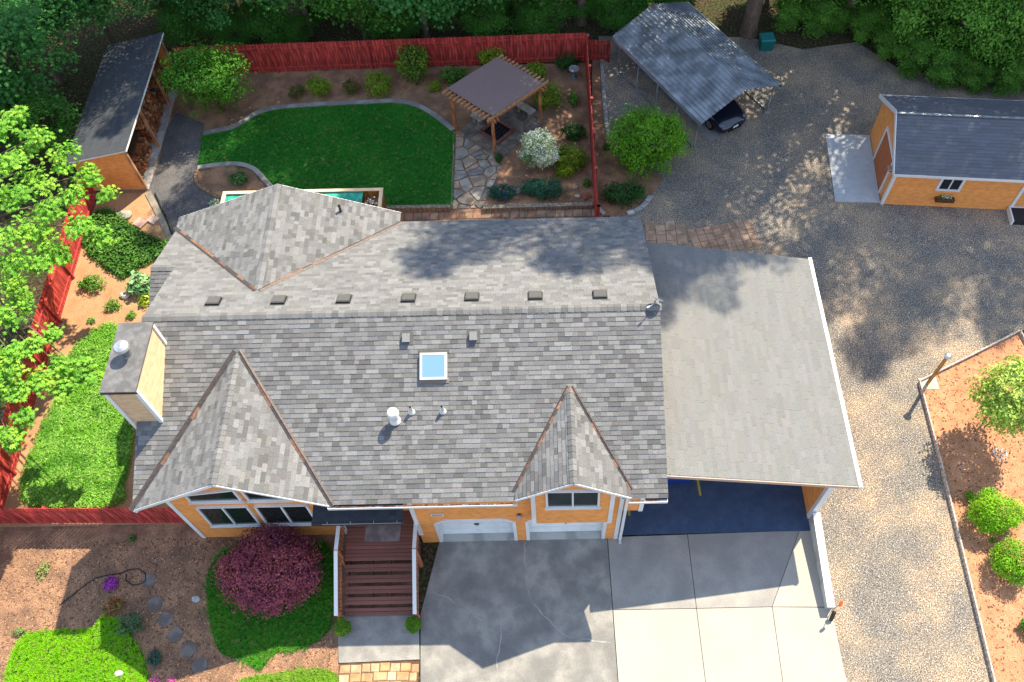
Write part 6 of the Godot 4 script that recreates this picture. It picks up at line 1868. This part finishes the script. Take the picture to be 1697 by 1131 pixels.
	gU = "undergrowth at the edge of the gravel yard"; lU = "leafy green undergrowth bush at the wooded edge of the gravel yard"
	for q in [[13.6, -39.6], [15.0, -39.2], [16.4, -39.4], [17.6, -38.4], [18.6, -37.0], [19.4, -35.9], [20.8, -34.9], [22.3, -34.5], [23.9, -34.3], [25.4, -34.2], [27.0, -34.0], [28.4, -34.2], [21.6, -36.4], [24.6, -36.6]]:
		tree("undergrowth", lU, gU, B, Vector3(q[0], -0.5, q[1]), rng.randf() * TAU, rng.randf_range(0.28, 0.42), "leaf")
	# the bright maple: limbs from a trunk beyond the fence to sprays of leaves over the side yard
	var t := thing("bright_maple", "bright yellow-green maple reaching over the red side fence", "tree", "", Vector3(-25.0, 0, -22.5))
	var base := t.position
	var tr := MB.new()
	tr.tube([Vector3(0, -0.1, 0), Vector3(0.1, 2.5, 0.1), Vector3(0.2, 5.5, 0), Vector3(0.5, 9.0, 0.3)], [0.34, 0.28, 0.2, 0.06], 9, S(120, 104, 90))
	var lv := MB.new()
	var cols := [L(0.20, 0.46, 0.05), L(0.27, 0.53, 0.07), L(0.36, 0.58, 0.07), L(0.15, 0.38, 0.045)]
	for q in [[20, 190, 7.5, 26], [60, 225, 7.2, 30], [15, 260, 7.6, 34], [100, 260, 6.6, 30], [60, 300, 7.0, 34], [140, 288, 6.0, 26], [175, 318, 5.4, 18], [120, 325, 6.2, 26], [20, 330, 7.4, 34], [80, 345, 6.8, 32], [130, 375, 6.0, 28], [165, 392, 5.4, 20], [30, 385, 7.2, 34], [80, 400, 6.4, 30], [25, 430, 7.0, 30], [62, 440, 6.4, 24], [100, 425, 5.6, 18], [15, 475, 6.8, 28], [40, 500, 6.2, 20], [10, 530, 6.4, 24], [85, 555, 5.4, 18], [50, 575, 5.8, 26], [20, 590, 6.2, 28], [90, 600, 5.2, 26], [130, 612, 4.8, 20], [155, 632, 4.6, 14], [60, 630, 5.4, 28], [20, 650, 5.8, 28], [100, 650, 4.9, 24], [35, 690, 5.2, 20], [10, 715, 5.2, 22], [25, 735, 4.9, 14], [5, 610, 6.4, 28], [-25, 300, 8.2, 40], [-25, 400, 8.0, 40], [-30, 520, 7.4, 36], [-30, 640, 6.6, 34], [-15, 220, 8.0, 36]]:
		var c := g(q[0], q[1], q[2]) - base
		var r := metres(q[3], c + base)
		tr.tube([Vector3(0.2, lerpf(3.0, c.y, 0.4), 0), Vector3(c.x * 0.5, lerpf(3.0, c.y, 0.9), c.z * 0.5), c], [0.1, 0.05, 0.012], 5, S(120, 104, 90), false)
		for k in 5:
			var d := Vector3(rng.randfn(), rng.randfn() * 0.5, rng.randfn()).normalized()
			spray(lv, c + d * r * rng.randf_range(0.2, 0.75), d, r * 0.55, int(26 + r * 34), 0.23, cols, true)
	put(tr, "trunk", MT.bark, t)
	put(lv, "crown", MT.leaf, t)

func details() -> void:
	# lamp post at the head of the road-side bed
	var b := g(1536, 638)
	var t := thing("lamp_post", "slim wooden lamp post with silver cap at the bed corner", "lamp post", "", b)
	var m := MB.new()
	m.abox(Vector3(-0.05, 0, -0.05), Vector3(0.05, 2.15, 0.05), S(188, 148, 86))
	put(m, "post", MT.wood, t)
	m = MB.new()
	m.lathe(Vector3(0, 2.15, 0), [Vector2(0.06, 0), Vector2(0.10, 0.05), Vector2(0.15, 0.17), Vector2(0.16, 0.2), Vector2(0.08, 0.27), Vector2(0.0, 0.29)], 14, S(196, 198, 200))
	put(m, "lantern", MT.metal, t)
	m = MB.new()
	m.cbox(Vector3(-0.3, 0, -0.3), Vector3(0.45, 0.06, 0.25), 0.02, S(206, 198, 180))
	put(m, "base", MT.stone, t)
	# ring support in the road-side bed
	t = thing("plant_ring", "white wire plant ring with crossed bars on the bark bed", "plant support", "", g(1653, 757))
	m = MB.new()
	var pts := []; var rr := []
	for k in 25:
		pts.append(Vector3(cos(TAU * k / 24) * 0.24, 0.3, sin(TAU * k / 24) * 0.24)); rr.append(0.018)
	m.tube(pts, rr, 6, S(226, 222, 220), false)
	for k in 2:
		var a := k * PI / 2 + 0.6
		m.tube([Vector3(cos(a), 0, sin(a)) * 0.24 + Vector3(0, 0.3, 0), Vector3(-cos(a), 0, -sin(a)) * 0.24 + Vector3(0, 0.3, 0)], [0.012, 0.012], 5, S(226, 222, 220))
	for k in 4:
		var a := k * PI / 2 + 0.6
		m.tube([Vector3(cos(a), 0, sin(a)) * 0.24, Vector3(cos(a) * 0.24, 0.3, sin(a) * 0.24)], [0.012, 0.012], 5, S(226, 222, 220))
	put(m, "ring", MT.paint, t)
	# reflector stake at the end of the low wall
	t = thing("reflector_stake", "thin stake with round orange reflector beside the low wall end", "reflector", "", g(1378, 1013))
	m = MB.new()
	m.tube([Vector3(0, 0, 0), Vector3(0.04, 0.98, 0.02)], [0.012, 0.012], 6, S(150, 150, 150))
	put(m, "stake", MT.metal, t)
	m = MB.new()
	m.tube([Vector3(0.03, 1.04, 0.02), Vector3(0.055, 1.06, 0.045)], [0.11, 0.11], 14, S(224, 96, 30))
	put(m, "reflector", MT.plastic, t)
	t = thing("path_light", "dark cylindrical garden light at the foot of the low wall", "garden light", "", g(1377, 1024))
	m = MB.new()
	m.tube([Vector3(-0.05, 0.1, 0.12), Vector3(0.03, 0.42, -0.08)], [0.07, 0.08], 12, S(70, 66, 62))
	put(m, "body", MT.metal, t)
	m = MB.new()
	m.tube([Vector3(0.0, 0.0, 0.0), Vector3(0.0, 0.24, 0.0)], [0.03, 0.03], 8, S(60, 58, 56))
	put(m, "stake", MT.metal, t)
	# green bin by the trees
	t = thing("green_bin", "teal green plastic storage bin under the trees by the metal carport", "bin", "", g(1268, 79), 0.05)
	m = MB.new()
	m.abox(Vector3(-0.34, 0, -0.3), Vector3(0.34, 0.62, 0.3), S(28, 104, 100))
	put(m, "body", MT.plastic, t)
	m = MB.new()
	m.cbox(Vector3(-0.38, 0.62, -0.34), Vector3(0.38, 0.74, 0.34), 0.04, S(36, 122, 120))
	put(m, "lid", MT.plastic, t)
	# bird bath in the fence corner
	t = thing("bird_bath", "round grey bird bath in the bed near the fence corner", "bird bath", "", g(951, 129))
	m = MB.new()
	m.lathe(Vector3.ZERO, [Vector2(0.2, 0), Vector2(0.1, 0.08), Vector2(0.07, 0.3), Vector2(0.12, 0.5)], 14, S(120, 124, 130))
	put(m, "pedestal", MT.stone, t)
	m = MB.new()
	m.lathe(Vector3(0, 0.5, 0), [Vector2(0.12, 0), Vector2(0.27, 0.08), Vector2(0.28, 0.11), Vector2(0.24, 0.1), Vector2(0.0, 0.05)], 18, S(140, 148, 158))
	put(m, "bowl", MT.stone, t)
	# hoses
	t = thing("garden_hose", "black hose laid along the concrete edge by the wood shed path", "hose", "", Vector3.ZERO)
	m = MB.new()
	pts = []; rr = []
	for q in [[256, 320], [262, 332], [266, 345], [273, 358], [279, 374], [284, 388]]:
		pts.append(g(q[0], q[1], 0.08) + Vector3(0, 0.0, 0)); rr.append(0.03)
	m.tube(pts, rr, 6, S(34, 44, 38))
	put(m, "tube", MT.plastic, t)
	t = thing("drip_line", "thin black irrigation line curving over the front bed into a coil", "hose", "", Vector3.ZERO)
	m = MB.new()
	pts = []; rr = []
	for q in [[98, 1003], [118, 988], [140, 970], [160, 958], [180, 953], [198, 951], [212, 945], [228, 943], [240, 950], [241, 962], [232, 969], [218, 970], [208, 962], [209, 952]]:
		pts.append(g(q[0], q[1], 0.03)); rr.append(0.02)
	m.tube(pts, rr, 6, S(40, 36, 34))
	put(m, "tube", MT.plastic, t)
	t = thing("hose_coil", "coiled black hose beside the stairs and the left garage door", "hose", "", g(712, 889))
	m = MB.new()
	pts = []; rr = []
	for k in 60:
		var a := TAU * k / 14.0
		pts.append(Vector3(cos(a) * (0.17 + 0.012 * sin(k)), 0.04 + k * 0.004, sin(a) * 0.17)); rr.append(0.022)
	m.tube(pts, rr, 6, S(36, 38, 40))
	put(m, "tube", MT.plastic, t)
	# crack lines filled pale in the driveway
	m = MB.new()
	for ln in [[[871, 898], [869, 922], [872, 945], [872, 966], [880, 995], [898, 1018], [916, 1036], [934, 1052], [950, 1059], [968, 1060], [1012, 1066]], [[718, 982], [735, 988], [752, 1000], [775, 1012], [800, 1025]], [[832, 1030], [830, 1060], [823, 1095], [826, 1131]]]:
		var w := 0.022
		for k in ln.size() - 1:
			var a := g(ln[k][0], ln[k][1], 0.03); var c := g(ln[k + 1][0], ln[k + 1][1], 0.03)
			var n := maxi(2, int(a.distance_to(c) / 0.14))
			var prev := a
			for j in n:
				var q: Vector3 = a.lerp(c, float(j + 1) / n) + (Vector3(rng.randf_range(-1, 1), 0, rng.randf_range(-1, 1)) * 0.035 if j < n - 1 else Vector3.ZERO)
				var d := (q - prev).normalized()
				m.face((prev + q) / 2 + Vector3(0, 0.003, 0), (q - prev) / 2, Vector3(d.z, 0, -d.x) * w * rng.randf_range(0.4, 1.2), Vector3.UP, S(156, 154, 152))
				prev = q
	struct(m, "driveway_crack", MT.concrete_piece)
	# brown edge strip left of the driveway under the stairs, garden things by the stairs
	t = thing("covered_box", "blue folded tarp on the carport floor beside the house wall", "tarp", "", g(1128, 796, 0.1))
	m = MB.new()
	m.cbox(Vector3(-0.75, 0, -0.6), Vector3(0.35, 0.35, 0.1), 0.05, S(30, 60, 150))
	put(m, "cloth", MT.plastic, t)
